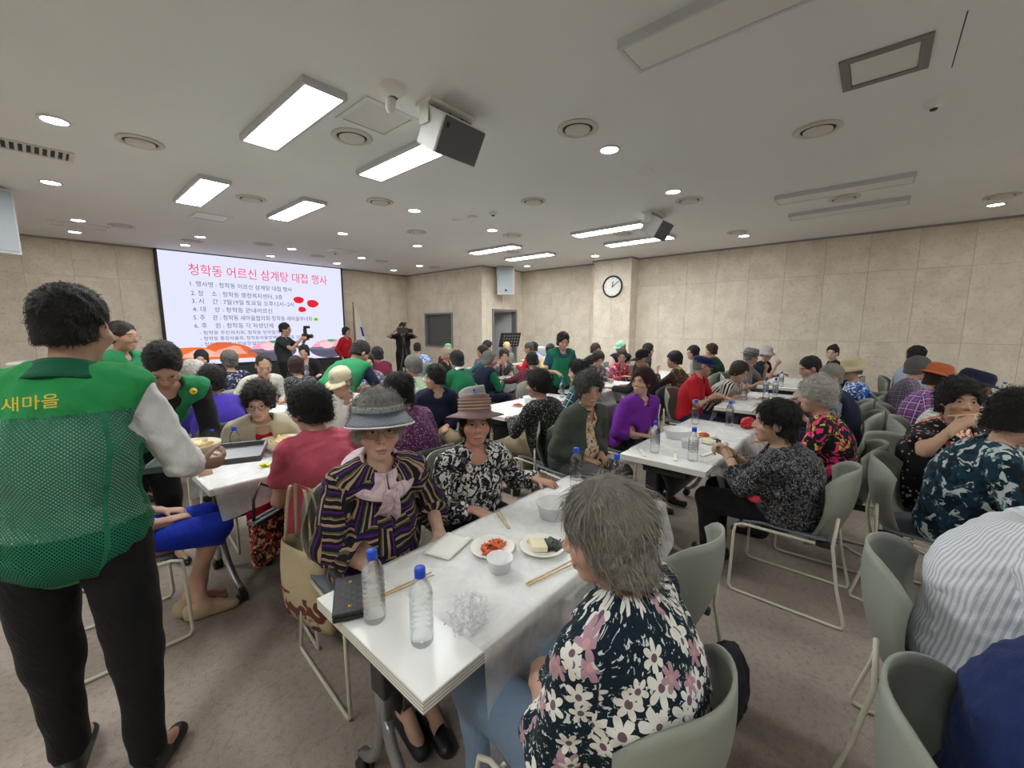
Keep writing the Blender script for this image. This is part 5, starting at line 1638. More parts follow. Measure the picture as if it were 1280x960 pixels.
F_HAWAII = blotch('blue white leaf print', srgb(40, 90, 170), [(srgb(216, 224, 236), 18, .53, .56, 1.4)])
F_TROP = blotch('black pink yellow leaf print', (.012, .012, .014), [(srgb(224, 56, 120), 15, .56, .58, 1.2), (srgb(200, 196, 70), 17, .60, .62, 1.2)])
F_BROWN = blotch('brown orange print', srgb(70, 54, 42), [(srgb(150, 100, 60), 22, .55, .6, 1.), (srgb(60, 70, 80), 26, .6, .64, 1.)])
F_PATCH = blotch('blue grey patch shirt', srgb(126, 140, 150), [(srgb(60, 76, 96), 14, .52, .55, 1.), (srgb(196, 190, 120), 16, .62, .64, .8)])
F_OLIN = blotch('cream red floral blouse', srgb(206, 194, 168), [(srgb(176, 44, 40), 26, .55, .58, 1.2), (srgb(70, 90, 110), 30, .60, .63, 1.), (srgb(222, 170, 60), 34, .63, .66, .8)])
F_SCARFR = blotch('red white floral scarf', srgb(226, 210, 190), [(srgb(206, 48, 48), 40, .50, .54, 1.), (srgb(90, 110, 60), 50, .62, .66, .8)])
F_SCARFP = blotch('pale pink scarf', srgb(214, 190, 196), [(srgb(186, 164, 176), 18, .5, .6, 1.5)])
F_PLT = plaid('teal tartan', srgb(30, 52, 62), srgb(60, 110, 124), srgb(196, 206, 206), .075); F_PLP = plaid('purple tartan', srgb(90, 56, 120), srgb(150, 90, 150), srgb(220, 206, 226), .07); F_PLG = plaid('grey tartan', srgb(60, 54, 66), srgb(104, 92, 112), srgb(160, 150, 164), .05); F_PLM = plaid('maroon check', srgb(96, 44, 58), srgb(130, 74, 86), srgb(70, 30, 44), .04)
F_GING = plaid('navy gingham', srgb(210, 214, 226), srgb(70, 84, 130), srgb(40, 50, 90), .014)
F_STR = stripes('white shirt with blue grey stripes', [(.55, srgb(228, 230, 234)), (.45, srgb(188, 194, 208))], .016)
F_BWS = stripes('black and white striped blouse', [(.5, (.012, .012, .012)), (.5, srgb(214, 212, 204))], .040, 0, .10)
F_WGS = stripes('white shirt with pale green stripes', [(.8, srgb(212, 218, 212)), (.2, srgb(168, 182, 172))], .03, 1)
def visor_print():
    def fn(g):
        u, v, _ = g.sep(g.attr('cuv')); vec = g.comb(u, v, 0.)
        col = g.voro(vec, 8.5, 'Color', rnd=.9, dim='2D'); a, b_, c_ = g.sep(col)
        w = (g.noise(g.obj(), 10, 2) - .5) * .018
        q = g.mix(a.gt(.62), u, v); q = g.sep(q)[0] + w
        f = (q * 13. + b_ * 3.).frac()
        return g.ramp(f, [(0, (.012, .011, .014)), (.22, srgb(168, 142, 122)), (.36, (.012, .011, .014)), (.52, srgb(90, 32, 112)), (.60, srgb(36, 40, 92)), (.68, (.014, .013, .016)), (.84, srgb(92, 86, 58)), (.93, srgb(160, 138, 122))], 'CONSTANT')
    return cloth('patchwork striped blouse', fn)
F_VIS = visor_print()
def small_blooms(g, base):
    n = g.noise(g.attr('cuv'), 75, 2, .5, 1.); return g.mix(n.step(.60, .63), base, srgb(206, 214, 214))
F_FLOR = floral('dark teal blouse with white flowers', srgb(16, 34, 46), srgb(226, 224, 218), srgb(206, 150, 156), 14.5, .50, 6, small_blooms, .62)
def vest_mesh():
    def al(g):
        u, v, _ = g.sep(g.attr('cuv')); z = g.sep(g.obj())[2]
        a, b_ = ((u + v) / .011).frac(), ((u - v) / .011).frac()
        hole = (a - .5).abs().lt(.27) * (b_ - .5).abs().lt(.27)
        seam = (u.abs() - .14).abs().lt(.006)
        zone = z.lt(1.345) * z.gt(.823) * (1. - seam)
        return 1. - hole * zone
    def fn(g):
        z = g.sep(g.obj())[2]
        return g.mix(z.gt(1.345).max(z.lt(.823)), srgb(38, 118, 88), srgb(40, 140, 78))
    return cloth('green mesh vest', fn, alpha=al)
M_VMESH = vest_mesh()

S = 'sage'
def sit(label, who, head, seat, dir, look=None, ck='sage', chair_at=None, **kw):
    p = person(label, head, seat, dir, look, **kw)
    a = R_(dir)
    c = chair_at or (seat[0] + .02 * math.cos(a), seat[1] + .02 * math.sin(a))
    if ck: chair(c[0], c[1], dir, 'under the ' + who, ck)
    return p

# --- nearest table
def visor_hat(root, mh, hs):
    r = .100; g_ = []
    for i in range(8):
        t = i / 7; row = []
        for j in range(25):
            w = R_(-8 + 196 * j / 24); e = max(0, math.sin(w) + .18) / 1.18; rr = r + .085 * t * e ** .8
            row.append((rr * .96 * math.cos(w) * hs, rr * 1.1 * math.sin(w) * hs, (.014 - .030 * t * (1.3 - .5 * e) - .016 * t * t) * hs))
        g_.append(row)
    def woven():
        m, g, b = new_mat('navy woven visor', .3)
        x, y, z = g.sep(g.obj()); an = g.m('ARCTAN2', y, x); rr = g.m('SQRT', x * x + y * y)
        k = ((an * 60.).sin() * (rr * 700.).sin())
        g.put(b.inputs['Base Color'], g.mix(k.gt(.1), srgb(44, 48, 66), srgb(92, 98, 118))); g.put(b.inputs['Normal'], g.bump(k, .4, .003))
        return m
    Mv = mh @ Matrix.Translation((0, -.012, .056 * hs)) @ Matrix.Rotation(R_(5), 4, 'X')
    o = MB().sheet(g_, .004).build('visor', woven(), root, mtx=Mv)
    MB().tube([p for p in g_[-1]], .0036, 6).build('visor_rim', sm('white piping', srgb(226, 226, 226), .5), o)
    band = [[(r * 1.02 * .96 * math.cos(R_(a)) * hs, r * 1.02 * 1.1 * math.sin(R_(a)) * hs, z * hs) for a in np.linspace(-60, 240, 33)] for z in (.006, .018, .030, .038)]
    bm = new_mat('silver grey band', .5)
    x, y, z = bm[1].sep(bm[1].obj()); k = bm[1].noise(bm[1].comb(bm[1].m('ARCTAN2', y, x) * 14., z * 90., 0.), 2.6, 2, .5, .6)
    bm[1].put(bm[2].inputs['Base Color'], bm[1].mix(k.step(.55, .57) * y.gt(.05), srgb(160, 166, 166), srgb(44, 46, 52)))
    MB().sheet(band, .004).build('visor_band', bm[0], o)
sit('woman in a striped patchwork blouse with pink scarf and dark sun visor', 'woman with the sun visor', (.88, 1.50, 1.19), (.93, 1.68), -93, -116, pitch=1, hair=('perm', (.30, .30, .29)), shirt=F_VIS, sleeve='three', sleeve_r=1.35,
    pants=P_BLK, arms=('lap', ((-.16, .30, .70), (.3, .9, -.1), (0, 0, -1), .3)), hat=visor_hat, open_hat=True, glasses='gold', scarf=F_SCARFP, lip=.9, hsc=1.08, bulk=1.08, skin=(.52, .33, .25), chair_at=(.92, 1.70),
    legs={1: None, -1: ((-.09, .0, .5), (-.10, .42, .50), (.02, .46, .085), (.05, .62, .03))})
sit('woman in black and white floral blouse wearing a brown brimmed hat', 'woman with the brown brimmed hat', (1.49, 1.57, 1.09), (1.56, 1.70), -97, -125, pitch=-3, hair=('crop', DBR), shirt=F_HAT, sleeve='long', sleeve_r=1.2, pants=P_BLK,
    arms=(((.19, .30, .70), (-.2, .9, -.1), (0, 0, -1), .3), ((-.26, .30, .742), (-.25, .95, -.05), (0, .0, -1), .25)), neckcut=.012, bulk=1.05, skin=(.48, .25, .185), lip=.4,
    hat=brim_hat(sm('brown straw', srgb(118, 92, 92), .7, grain=.2, gscale=160), (sm('tan woven stripe', srgb(178, 150, 126), .8), [(.018, .026), (.036, .044), (.054, .062), (.071, .077)]), crown=.105, brim=.078, droop=.022, r=.100, top=.90, tilt=7, wav=.08, lift=.062))
sit('woman with a grey bob in a dark teal floral blouse, seen from behind', 'woman with the grey bob', (.86, .46, 1.10), (.86, .40), 84, 112, pitch=14, hair=('bob', (.36, .335, .30)), shirt=F_FLOR, sleeve='three', sleeve_r=1.35, pants=P_JEAN,
    arms=('lap_in', 'lap_in'), bulk=1.14, neckcut=.005, chair_at=(.89, .46), hsc=1.05)
chair(1.58, .66, 84, 'standing empty right of the grey bobbed woman')
# --- second table
sit('woman with grey curls in a dark olive jacket over a floral blouse', 'woman in the olive jacket', (2.74, 1.62, 1.12), (2.78, 1.80), -100, -128, pitch=6, hair=('perm', (.060, .060, .060)), shirt=S_OLIVE, inner=F_OLIN, pants=P_GREY, sleeve='long',
    arms=('lap', 'lap'), bulk=1.08, skin=(.46, .29, .2), collar=F_OLIN, hsc=1.06)
sit('woman in a violet collared shirt sitting with folded hands', 'woman in the violet shirt', (3.60, 1.58, 1.10), (3.62, 1.72), -98, 172, pitch=-4, hair=('curly', BUR), shirt=S_PURP, sleeve='three', sleeve_r=1.3, pants=P_BLK, arms=('lap_in', 'lap_in'), glasses='gold', collar=S_PURP, lip=.6, bulk=1.04)
sit('woman in a black and grey paisley blouse resting clasped hands on the table', 'woman in the paisley blouse', (2.72, .40, 1.06), (2.87, .30), 90, 108, pitch=2, hair=('flat', BLK), shirt=F_PAIS, sleeve='three', sleeve_r=1.45, pants=P_BLK,
    arms=(((.02, .36, .80), (-.6, .7, .2), (-.7, -.2, -.5), .7), ((-.06, .35, .80), (.5, .8, .25), (.7, -.2, -.5), .65)), bulk=1.16, skin=(.50, .32, .23), chair_at=(2.88, .30), hsc=1.04)
sit('white haired woman in a black top with pink and yellow leaves', 'white haired woman', (3.56, .29, 1.12), (3.60, .16), 92, 105, hair=('perm', WHT), shirt=F_TROP, sleeve='three', pants=P_BLK, arms=('lap', 'table'))
# --- third and fourth table of the near row
sit('man in a red polo and navy flat cap, speaking', 'man in the red polo', (5.19, 1.52, 1.15), (5.18, 1.66), -95, -70, pitch=8, sex='m', hair=('short', GRY), shirt=S_RED, sleeve='short', pants=P_NAVY, arms=('chop', 'table'), hat=cap_hat(plain('navy cap felt', srgb(30, 38, 84)), flat=True), glasses='gold', collar=S_RED)
sit('woman in a black and white striped blouse looking down at her food', 'striped blouse woman', (5.61, 1.22, 1.05), (5.75, 1.58), -95, -112, pitch=24, hair=('curly', DBR), shirt=F_BWS, sleeve='three', pants=P_BLK, arms=('table', 'chop'), glasses='gold')
sit('man in a grey fedora and grey short sleeved shirt', 'man in the grey fedora', (7.40, 1.46, 1.13), (7.4, 1.6), -95, -60, sex='m', hair=('short', GRY), shirt=S_GREY, sleeve='short', pants=P_GREY, arms=('table', 'eat'), hat=brim_hat(plain('grey fedora felt', srgb(118, 118, 122)), (sm('dark band', srgb(60, 60, 64), .7),), crown=.095, brim=.045, droop=.005, dent=True))
sit('man in a pale grey bucket hat lifting a spoon to his mouth', 'man in the grey bucket hat', (8.6, 1.46, 1.12), (8.6, 1.6), -95, -130, sex='m', hair=('short', GRY), shirt=S_NAVY, sleeve='short', pants=P_GREY, arms=('eat', 'table'), hat=brim_hat(plain('pale grey canvas', srgb(176, 170, 174)), None, .085, .05, .035), glasses='black')
sit('older man in a navy vest over a blue patterned short sleeved shirt', 'man in the navy vest', (4.98, .31, 1.12), (4.98, .17), 92, 130, sex='m', hair=('short', (.26, .25, .24)), shirt=F_PATCH, sleeve='short', pants=P_NAVY, arms=('table', 'table'), vest=(S_NAVY,))
sit('black haired man with head lowered behind the navy vest man', 'black haired man at the third table', (5.55, .53, 1.15), (5.7, .25), 92, 122, pitch=20, sex='m', hair=('short', BLK), shirt=S_CHAR, pants=P_NAVY, arms=('table', 'table'))
sit('man in a beige bucket hat and blue leaf print shirt', 'man in the beige bucket hat', (6.29, .20, 1.10), (6.45, .12), 92, 125, sex='m', hair=('short', GRY), shirt=F_HAWAII, sleeve='short', pants=P_KHAKI, arms=('table', 'table'), hat=brim_hat(plain('beige canvas', srgb(186, 172, 142)), None, .09, .05, .04))
sit('pale faced woman with black hair pinned up near the wall', 'woman with pinned up hair', (8.29, .51, 1.19), (8.3, .36), 92, 165, hair=('bun', BLK), shirt=S_BLK, pants=P_BLK, skin=(.6, .4, .34), lip=.8)
# --- row by the right: backs toward the middle aisle
sit('woman in a dark flowered blouse and red scarf eating with chopsticks', 'woman in the red scarf', (3.62, -.41, 1.155), (3.68, -.36), -135, -165, pitch=-2, hair=('perm', BLK), shirt=F_EAT, sleeve='short', sleeve_r=1.25, pants=P_BLK, bulk=1.2, neckcut=.008, scarf=F_SCARFR, skin=(.50, .31, .21), jaw=1.12, hsc=1.05, lip=.3,
    arms=(((.16, .20, 1.03), (-.75, .15, .45), (-.2, -.5, -.6), .7), 'lap'), pole={1: (.9, -.1, -.75)}, chair_at=(3.76, -.27))
sit('woman in a teal and white camouflage flower top, seen from behind', 'woman in teal camouflage flowers', (3.07, -.56, 1.16), (3.18, -.42), -95, -75, pitch=18, hair=('perm', BLK), shirt=F_TEAL, sleeve='three', pants=P_BLK, bulk=1.16, arms=('table', 'table'), chair_at=(3.24, -.34))
sit('person in a white shirt with fine grey stripes, cut by the edge', 'striped white shirt', (1.95, -.50, 1.13), (1.94, -.36), -95, -95, pitch=16, sex='m', hair=('short', BLK), shirt=F_STR, sleeve='long', sleeve_r=1.2, pants=P_NAVY, bulk=1.18, arms=('table', 'table'), collar=F_STR, chair_at=(1.87, -.34))
sit('person in navy blue, only the back showing in the lower corner', 'navy clothed back', (1.33, -.52, 1.08), (1.25, -.37), -95, -95, pitch=16, hair=('perm', BLK), shirt=S_NKNIT, sleeve='long', pants=P_BLK, bulk=1.2, arms=('table', 'table'), chair_at=(1.14, -.38))
sit('person in a navy fedora and pale striped shirt bending forward', 'navy hat wearer', (4.85, -.62, 1.13), (4.75, -.42), -95, -80, pitch=14, sex='m', hair=('short', GRY), shirt=F_WGS, sleeve='long', pants=P_GREY, bulk=1.1, arms=('table', 'eat'), hat=brim_hat(plain('navy felt', srgb(24, 28, 52)), None, .085, .05, .012))
sit('woman in a rust orange hat and purple tartan shirt', 'woman in the orange hat', (5.62, -.48, 1.12), (5.5, -.34), -95, -65, pitch=12, hair=('crop', DBR), shirt=F_PLP, pants=P_BLK, arms=('table', 'table'), hat=brim_hat(plain('rust orange felt', srgb(166, 88, 52)), None, .10, .05, .018, top=.75))
sit('grey haired person in a grey tartan shirt beside the orange hat', 'grey tartan shirt', (6.50, -.39, 1.13), (6.3, -.28), -95, -70, pitch=14, hair=('perm', (.10, .098, .095)), shirt=F_PLG, pants=P_BLK, arms=('table', 'table'))
sit('black haired person in light blue behind the grey tartan shirt', 'person in light blue by the wall', (8.7, -.49, 1.18), (8.6, -.36), -95, -60, hair=('perm', BLK), shirt=S_LBLUE, pants=P_NAVY, arms=('table', 'table'))
# --- second row of tables
sit('woman in a rose pink shirt with black curls, seen from behind', 'woman in the rose pink shirt', (.97, 2.40, 1.13), (.98, 2.26), 84, 118, pitch=14, hair=('perm', BLK), shirt=S_PINK, sleeve='short', sleeve_r=1.3, pants=P_BLK, bulk=1.14, arms=('table', 'lap'), hsc=1.04, chair_at=(1.02, 2.22))
sit('woman in a beige jacket over red, wearing round black glasses', 'woman in the beige jacket', (.98, 3.26, 1.07), (1.03, 3.48), -95, -118, pitch=16, hair=('perm', (.022, .012, .012)), shirt=S_BEIGE, inner=S_REDIN, pants=P_BLK, bulk=1.14, arms=('table', 'table'), glasses='black', lip=.6, hsc=1.08, skin=(.56, .37, .28), scarf=None)
sit('woman in a glittery plum blouse with short black hair, from behind', 'woman in the plum blouse', (1.60, 2.46, 1.16), (1.62, 2.30), 88, 100, pitch=10, hair=('crop', BLK), shirt=F_PSP, pants=P_KHAKI, bulk=1.1, arms=('table', 'table'), neckcut=.004, ck='charcoal')
sit('man in a white polo and beige cap looking aside', 'man in the white polo', (1.70, 3.50, 1.125), (1.72, 3.62), -95, -158, pitch=14, sex='m', hair=('short', GRY), shirt=S_POLO, sleeve='short', pants=P_GREY, arms=('table', 'table'), hat=cap_hat(plain('beige cap cotton', srgb(206, 196, 170)), emblem=sm('grey round badge', srgb(150, 158, 158), .5), brim=.085), collar=S_POLO, bulk=1.05)
sit('woman in a navy buttoned blouse turning her head away', 'woman in the navy blouse', (2.57, 3.30, 1.10), (2.62, 3.45), -110, 160, pitch=8, hair=('crop', BLK), shirt=S_NAVY, pants=P_KHAKI, arms=('lap', 'lap'))
sit('woman in a black blouse with white specks at a table', 'woman in the speckled blouse', (2.80, 2.17, 1.105), (2.90, 2.08), 82, 110, pitch=6, hair=('curly', BLK), shirt=F_SPECK, pants=P_KHAKI, arms=('table', 'table'), bulk=1.08, ck='charcoal')
sit('black haired woman in a teal tartan shirt', 'woman in teal tartan', (3.72, 2.35, 1.13), (3.72, 2.2), 88, 125, pitch=10, hair=('crop', BLK), shirt=F_PLT, pants=P_BLK, arms=('table', 'table'))
sit('woman with lime scarf and brown print top in profile', 'woman with the lime scarf', (6.05, 2.19, 1.12), (6.08, 2.06), 90, 125, hair=('curly', BLK), shirt=F_BROWN, pants=P_BLK, arms=('table', 'eat'), glasses='gold', collar=plain('lime scarf silk', srgb(186, 200, 90)), ck='charcoal')
sit('man in a black jacket and black cap reaching over the table', 'man in the black cap', (5.45, 2.40, 1.17), (5.42, 2.28), 98, 130, sex='m', hair=('short', GRY), shirt=S_CHAR, pants=P_BLK, arms=('table', ((-.22, .46, .765), (-.3, .9, 0), (0, 0, -1), .3)), hat=cap_hat(plain('black cap cotton', (.012, .012, .016))), ck='charcoal')
sit('man in a mint green cap and navy vest far by the pillar', 'man in the mint cap', (7.96, 4.0, 1.18), (8.0, 4.1), -100, 150, sex='m', hair=('short', GRY), shirt=plain('pale pink shirt', srgb(222, 190, 190)), vest=(S_NAVY,), sleeve='short', pants=P_NAVY, hat=cap_hat(plain('mint cap cotton', srgb(150, 206, 178))))
sit('woman in a red floral blouse behind the black cap man', 'woman in the red floral blouse', (6.65, 3.30, 1.09), (6.7, 3.5), -95, -150, pitch=12, hair=('crop', DBR), shirt=F_REDF, pants=P_BLK, arms=('table', 'table'))
sit('curly woman in a grey print jacket over purple, looking down', 'curly woman over purple', (5.80, 3.28, 1.09), (5.85, 3.55), -95, -125, pitch=24, hair=('perm', DBR), shirt=F_GREYP, inner=S_PURP, pants=P_BLK, arms=('table', 'table'))
sit('brown curly haired person behind the apron woman', 'brown curls behind the apron', (7.5, 4.30, 1.13), (7.5, 4.75), -95, -110, hair=('perm', DBR), shirt=S_BLK, pants=P_BLK)
sit('person with brown hair in a pale blue shirt, seen from behind', 'pale blue shirt', (5.12, 3.62, 1.12), (5.16, 3.85), 95, 120, hair=('flat', (.05, .03, .022)), sex='m', shirt=S_LBLUE, pants=P_GREY, arms=('table', 'table'))
sit('woman in a pale yellow blouse facing the hall', 'woman in pale yellow', (6.88, 5.0, 1.12), (6.9, 5.1), -100, -140, hair=('perm', BLK), shirt=S_YEL, pants=P_BLK, arms=('table', 'table'))
sit('black haired person in a maroon check shirt, back turned', 'maroon check shirt', (4.79, 3.82, 1.10), (4.72, 3.9), 70, 60, pitch=22, hair=('crop', BLK), shirt=F_PLM, pants=P_NAVY, arms=('table', 'table'))
sit('grey haired woman in a navy vest with green sleeves, in profile', 'navy vest with green sleeves', (4.42, 4.32, 1.12), (4.30, 4.46), -10, -42, hair=('crop', (.17, .17, .165)), shirt=S_GREEN, vest=(S_NAVY,), pants=P_NAVY, arms=('table', ((-.05, .48, .77), (.3, .9, 0), (0, 0, -1), .3)))
sit('woman in a dark grey blouse holding a hand to her chin', 'woman in the dark grey blouse', (5.42, 4.95, 1.09), (5.45, 5.3), -100, -130, hair=('curly', DBR), shirt=F_DGREY, sleeve='three', pants=P_BLK, arms=('eat', 'table'))
sit('woman in a teal print blouse with glasses, in profile', 'woman in the teal print blouse', (5.53, 5.62, 1.12), (5.62, 5.68), 110, 150, hair=('curly', DBR), shirt=S_TEALP, pants=P_BLK, arms=('table', 'table'), glasses='gold')
sit('woman in a bright pink blouse far behind', 'woman in bright pink', (6.89, 6.8, 1.15), (6.95, 6.95), -100, -60, hair=('perm', BLK), shirt=F_PINKB, pants=P_BLK)
sit('person in a cream knitted hat far behind', 'cream knitted hat', (7.34, 6.62, 1.12), (7.5, 6.85), -100, -130, hair=('crop', WHT), shirt=S_GREY, pants=P_GREY, hat=cap_hat(plain('cream knit', srgb(214, 190, 140)), brim=.002))
sit('person in a scarlet shirt with grey hair far behind', 'scarlet shirt', (7.05, 5.72, 1.13), (7.05, 5.55), 100, 130, pitch=16, hair=('short', (.06, .06, .06)), sex='m', shirt=S_RED, pants=P_NAVY, arms=('table', 'table'))
sit('dark haired person in blue grey behind the scarlet shirt', 'blue grey shirt far behind', (7.62, 6.05, 1.12), (7.65, 5.75), 95, 120, hair=('crop', BLK), shirt=S_LBLUE, pants=P_GREY)
sit('woman in an emerald green blouse with white collar, back turned', 'woman in emerald green', (3.72, 4.29, 1.155), (3.72, 4.12), 86, 96, hair=('crop', BLK), shirt=S_GREEN, pants=P_BLK, arms=('table', 'table'), collar=S_WHITE)
sit('grey curly haired woman in a pale green floral shirt, back turned', 'pale green floral shirt', (2.93, 4.17, 1.13), (2.93, 4.02), 90, 96, hair=('perm', (.13, .128, .122)), shirt=F_PALEG, pants=P_GREY, arms=('table', 'table'), ck='charcoal')
sit('woman in a grey lilac print blouse facing the camera', 'grey lilac print blouse', (2.92, 5.19, 1.12), (2.95, 5.38), -95, -120, hair=('crop', DBR), shirt=F_GREYP, pants=P_BLK, arms=('table', 'table'))
sit('dark haired woman in a maroon vest, back turned', 'maroon vest', (3.58, 6.07, 1.155), (3.58, 5.95), 90, 95, hair=('crop', BLK), shirt=S_CHAR, vest=(S_MAR,), pants=P_BLK, arms=('table', 'table'))
sit('black haired man in a blue shirt beside the tripod', 'man in the blue shirt by the tripod', (5.44, 7.55, 1.13), (5.5, 7.4), 60, 60, sex='m', pitch=12, hair=('short', BLK), shirt=F_HAWAII, pants=P_NAVY)
sit('person with a green headscarf below the booth window', 'green headscarf', (5.80, 6.95, 1.12), (5.85, 7.05), -100, -150, hair=('crop', DBR), shirt=S_MAR, pants=P_BLK, hat=cap_hat(plain('green headscarf', srgb(120, 170, 140)), brim=.002))
sit('person with pale blond hair beside the green headscarf', 'pale blond hair', (4.72, 5.66, 1.12), (4.75, 5.78), -60, -60, hair=('crop', (.45, .36, .24)), shirt=S_BLK, pants=P_BLK)
sit('woman with glasses and dark jacket seated before the screen', 'woman seated before the screen', (3.05, 7.57, 1.16), (3.08, 7.7), -98, -130, hair=('crop', BLK), shirt=S_BLK, inner=F_GREYP, pants=P_BLK, glasses='gold', arms=('table', 'table'))
sit('burgundy haired woman in a black and white print, back turned', 'burgundy haired woman', (2.06, 5.40, 1.115), (2.08, 5.30), 90, 95, hair=('crop', BUR), shirt=F_PAIS, pants=P_BLK, arms=('lap', 'lap'), ck='charcoal')
sit('balding person in a white dotted shirt bowing over the table', 'white dotted shirt', (1.66, 5.25, 1.16), (1.55, 5.45), -80, -100, pitch=30, sex='m', hair=('bald', BLK), shirt=F_GDOT, pants=P_GREY, arms=('table', 'table'))
sit('grey curly haired woman in a navy lilac print, back turned', 'navy lilac print', (1.58, 6.25, 1.165), (1.58, 6.14), 90, 90, hair=('perm', (.11, .108, .10)), shirt=F_NAVYP, pants=P_BLK, arms=('table', 'table'))
sit('dark haired woman in black facing away from the food picture', 'dark haired woman under the orange dish picture', (1.52, 7.36, 1.14), (1.55, 7.5), -95, -110, pitch=14, hair=('crop', BLK), shirt=S_BLK, pants=P_BLK, arms=('table', 'table'))
sit('white haired woman in a black floral top with red, half hidden', 'white haired woman behind the bending man', (1.0, 5.15, 1.13), (1.02, 5.45), -90, -60, pitch=14, hair=('perm', WHT), shirt=F_BRED, pants=P_BLK, arms=('table', 'table'))
sit('woman in an indigo knit top with dark curls, back turned', 'woman in indigo', (.94, 4.28, 1.135), (.95, 4.12), 88, 92, pitch=8, hair=('perm', (.016, .012, .014)), shirt=S_INDIGO, pants=P_BLK, bulk=1.12, arms=('table', 'table'), ck='charcoal')
sit('brown haired woman in dark green, back turned, near the right wall', 'woman in dark green', (8.39, 2.35, 1.16), (8.4, 2.2), 92, 110, hair=('crop', (.035, .022, .016)), shirt=S_DGRN, pants=P_BLK)
sit('black haired woman with glasses behind the flat cap', 'woman behind the flat cap', (7.45, 2.38, 1.155), (7.46, 2.2), 92, 140, hair=('crop', BLK), shirt=S_GREY, pants=P_BLK, glasses='black')
sit('dark haired person in a black jacket with white stripes', 'black jacket with white stripes', (7.75, 3.29, 1.16), (7.8, 3.5), -95, -60, hair=('crop', BLK), shirt=S_BLK, pants=P_BLK)
# person at the end of the soup table, mostly behind the vest man
sit('person in navy gingham and royal blue cropped trousers', 'person in royal blue trousers', (.13, 2.80, 1.10), (.10, 2.78), 0, 10, pitch=16, hair=('perm', BLK), shirt=F_GING, sleeve='three', pants=P_BLUE, arms=('lap', 'lap'), shoes=sm('beige shoe leather', srgb(176, 160, 128), .6),
    legs={1: ((.09, .02, .5), (.12, .44, .50), (.02, .30, .10), (.02, .46, .05)), -1: ((-.09, .02, .5), (-.08, .44, .50), (.10, .33, .085), (.14, .48, .03)), 'capri': True})

# --- standing people
m1 = person('man in a green mesh volunteer vest over white shirt, holding a tray', (.08, 1.95, 1.60), (.005, 1.88), 62, 57, pitch=10, sex='m', hair=('short', BLK), shirt=S_WHITE, sleeve='long', sleeve_r=1.12, pants=P_BLK, stand=True, bulk=.98, vest=(M_VMESH, None, .80), collar=plain('dark green collar', srgb(24, 92, 66)),
       arms=(((.22, .34, 1.03), (.85, .55, -.08), (-.5, .5, .6), .75), ((-.2, .34, 1.0), (-.1, 1, 0), (.5, .1, .8), .8)), pole={1: (.5, -.7, -.5), -1: (-.8, -.3, -.5)}, hem=.975, shw=.155, collar_r=.080,
       legs={1: ((.10, .0, .90), (.11, .02, .48), (.12, -.02, .085), (.15, .12, .03)), -1: ((-.10, .0, .90), (-.13, .06, .48), (-.15, .10, .085), (-.18, .26, .03))})
# lettering on the vest back
cu = bpy.data.curves.new('vest_text', 'FONT'); cu.body = '새마을'; cu.size = .075; cu.extrude = .001; cu.resolution_u = 2
VEST_TXT = cu
m2 = person('man in a green vest over black, bending over the soup table', (.46, 3.12, 1.37), (.36, 3.50), -85, -98, pitch=46, hsc=1.06, sex='m', hair=('short', BLK), shirt=S_BLK, sleeve='three', pants=P_BLK, stand=True, vest=(S_VESTG, (.075, .06)), glasses='gold', pelvis=(0, -.05, .93), bulk=1.05,
       arms=(((.22, .46, .86), (0, .5, -.8), (0, -.8, -.5), .5), ((-.16, .52, .80), (0, .6, -.7), (0, -.7, -.6), .5)))
person('person in green with glasses, standing in profile behind the vest man', (.47, 4.80, 1.52), (.42, 4.82), -40, -45, pitch=4, sex='m', hair=('short', DBR), shirt=S_NAVY, pants=P_BLK, stand=True, vest=(S_VESTG,), glasses='gold', arms=('down', 'down'))
person('woman standing in a teal shirt and green apron', (4.84, 3.30, 1.40), (4.80, 3.36), -118, -128, pitch=20, hair=('crop', BLK), shirt=S_TEALB, sleeve='short', pants=P_BLK, stand=True, arms=(((.16, .26, 1.0), (-.3, .8, -.3), (0, 0, -1), .4), ((-.16, .26, 1.0), (.3, .8, -.3), (0, 0, -1), .4)), pelvis=(0, 0, .86), vest=(plain('green apron cotton', srgb(30, 112, 80)), None, .6, .06))
person('photographer in a dark polo raising a camera with flash', (3.15, 8.60, 1.55), (3.12, 8.62), -42, -45, sex='m', hair=('short', BLK), shirt=S_CHAR, sleeve='short', pants=P_BLK, stand=True, glasses='black', arms=(((.10, .34, 1.36), (-.2, .8, .4), (-.9, 0, 0), .6), ((-.10, .34, 1.34), (.2, .8, .4), (.9, 0, 0), .6)))
person('cameraman in a black T-shirt behind the tripod', (5.99, 8.90, 1.57), (6.02, 8.95), -125, -135, sex='m', hair=('crop', BLK), shirt=S_BLK, sleeve='short', pants=P_BLK, stand=True, arms=(((.14, .30, 1.52), (-.3, .6, .6), (-.9, 0, 0), .6), ((-.14, .30, 1.52), (.3, .6, .6), (.9, 0, 0), .6)), pole={1: (.9, -.1, -.6), -1: (-.9, -.1, -.6)})
person('woman in a red top standing beside the white flag', (5.09, 10.0, 1.47), (5.1, 10.05), -60, -70, hair=('crop', BLK), shirt=S_RED, pants=P_BLK, stand=True, pelvis=(0, 0, .88), arms=('down', 'down'))
person('man in a green vest and navy polo bending far over a table', (2.30, 4.22, 1.32), (1.88, 4.02), 20, 0, pitch=38, sex='m', hair=('short', BLK), shirt=S_NAVY, sleeve='short', pants=P_BLK, stand=True, vest=(S_VESTG,), pelvis=(0, -.02, .95), bulk=1.05,
       arms=(((.20, .62, .95), (0, .8, -.5), (0, -.4, -.8), .5), ((-.05, .66, .92), (0, .8, -.5), (0, -.4, -.8), .5)))
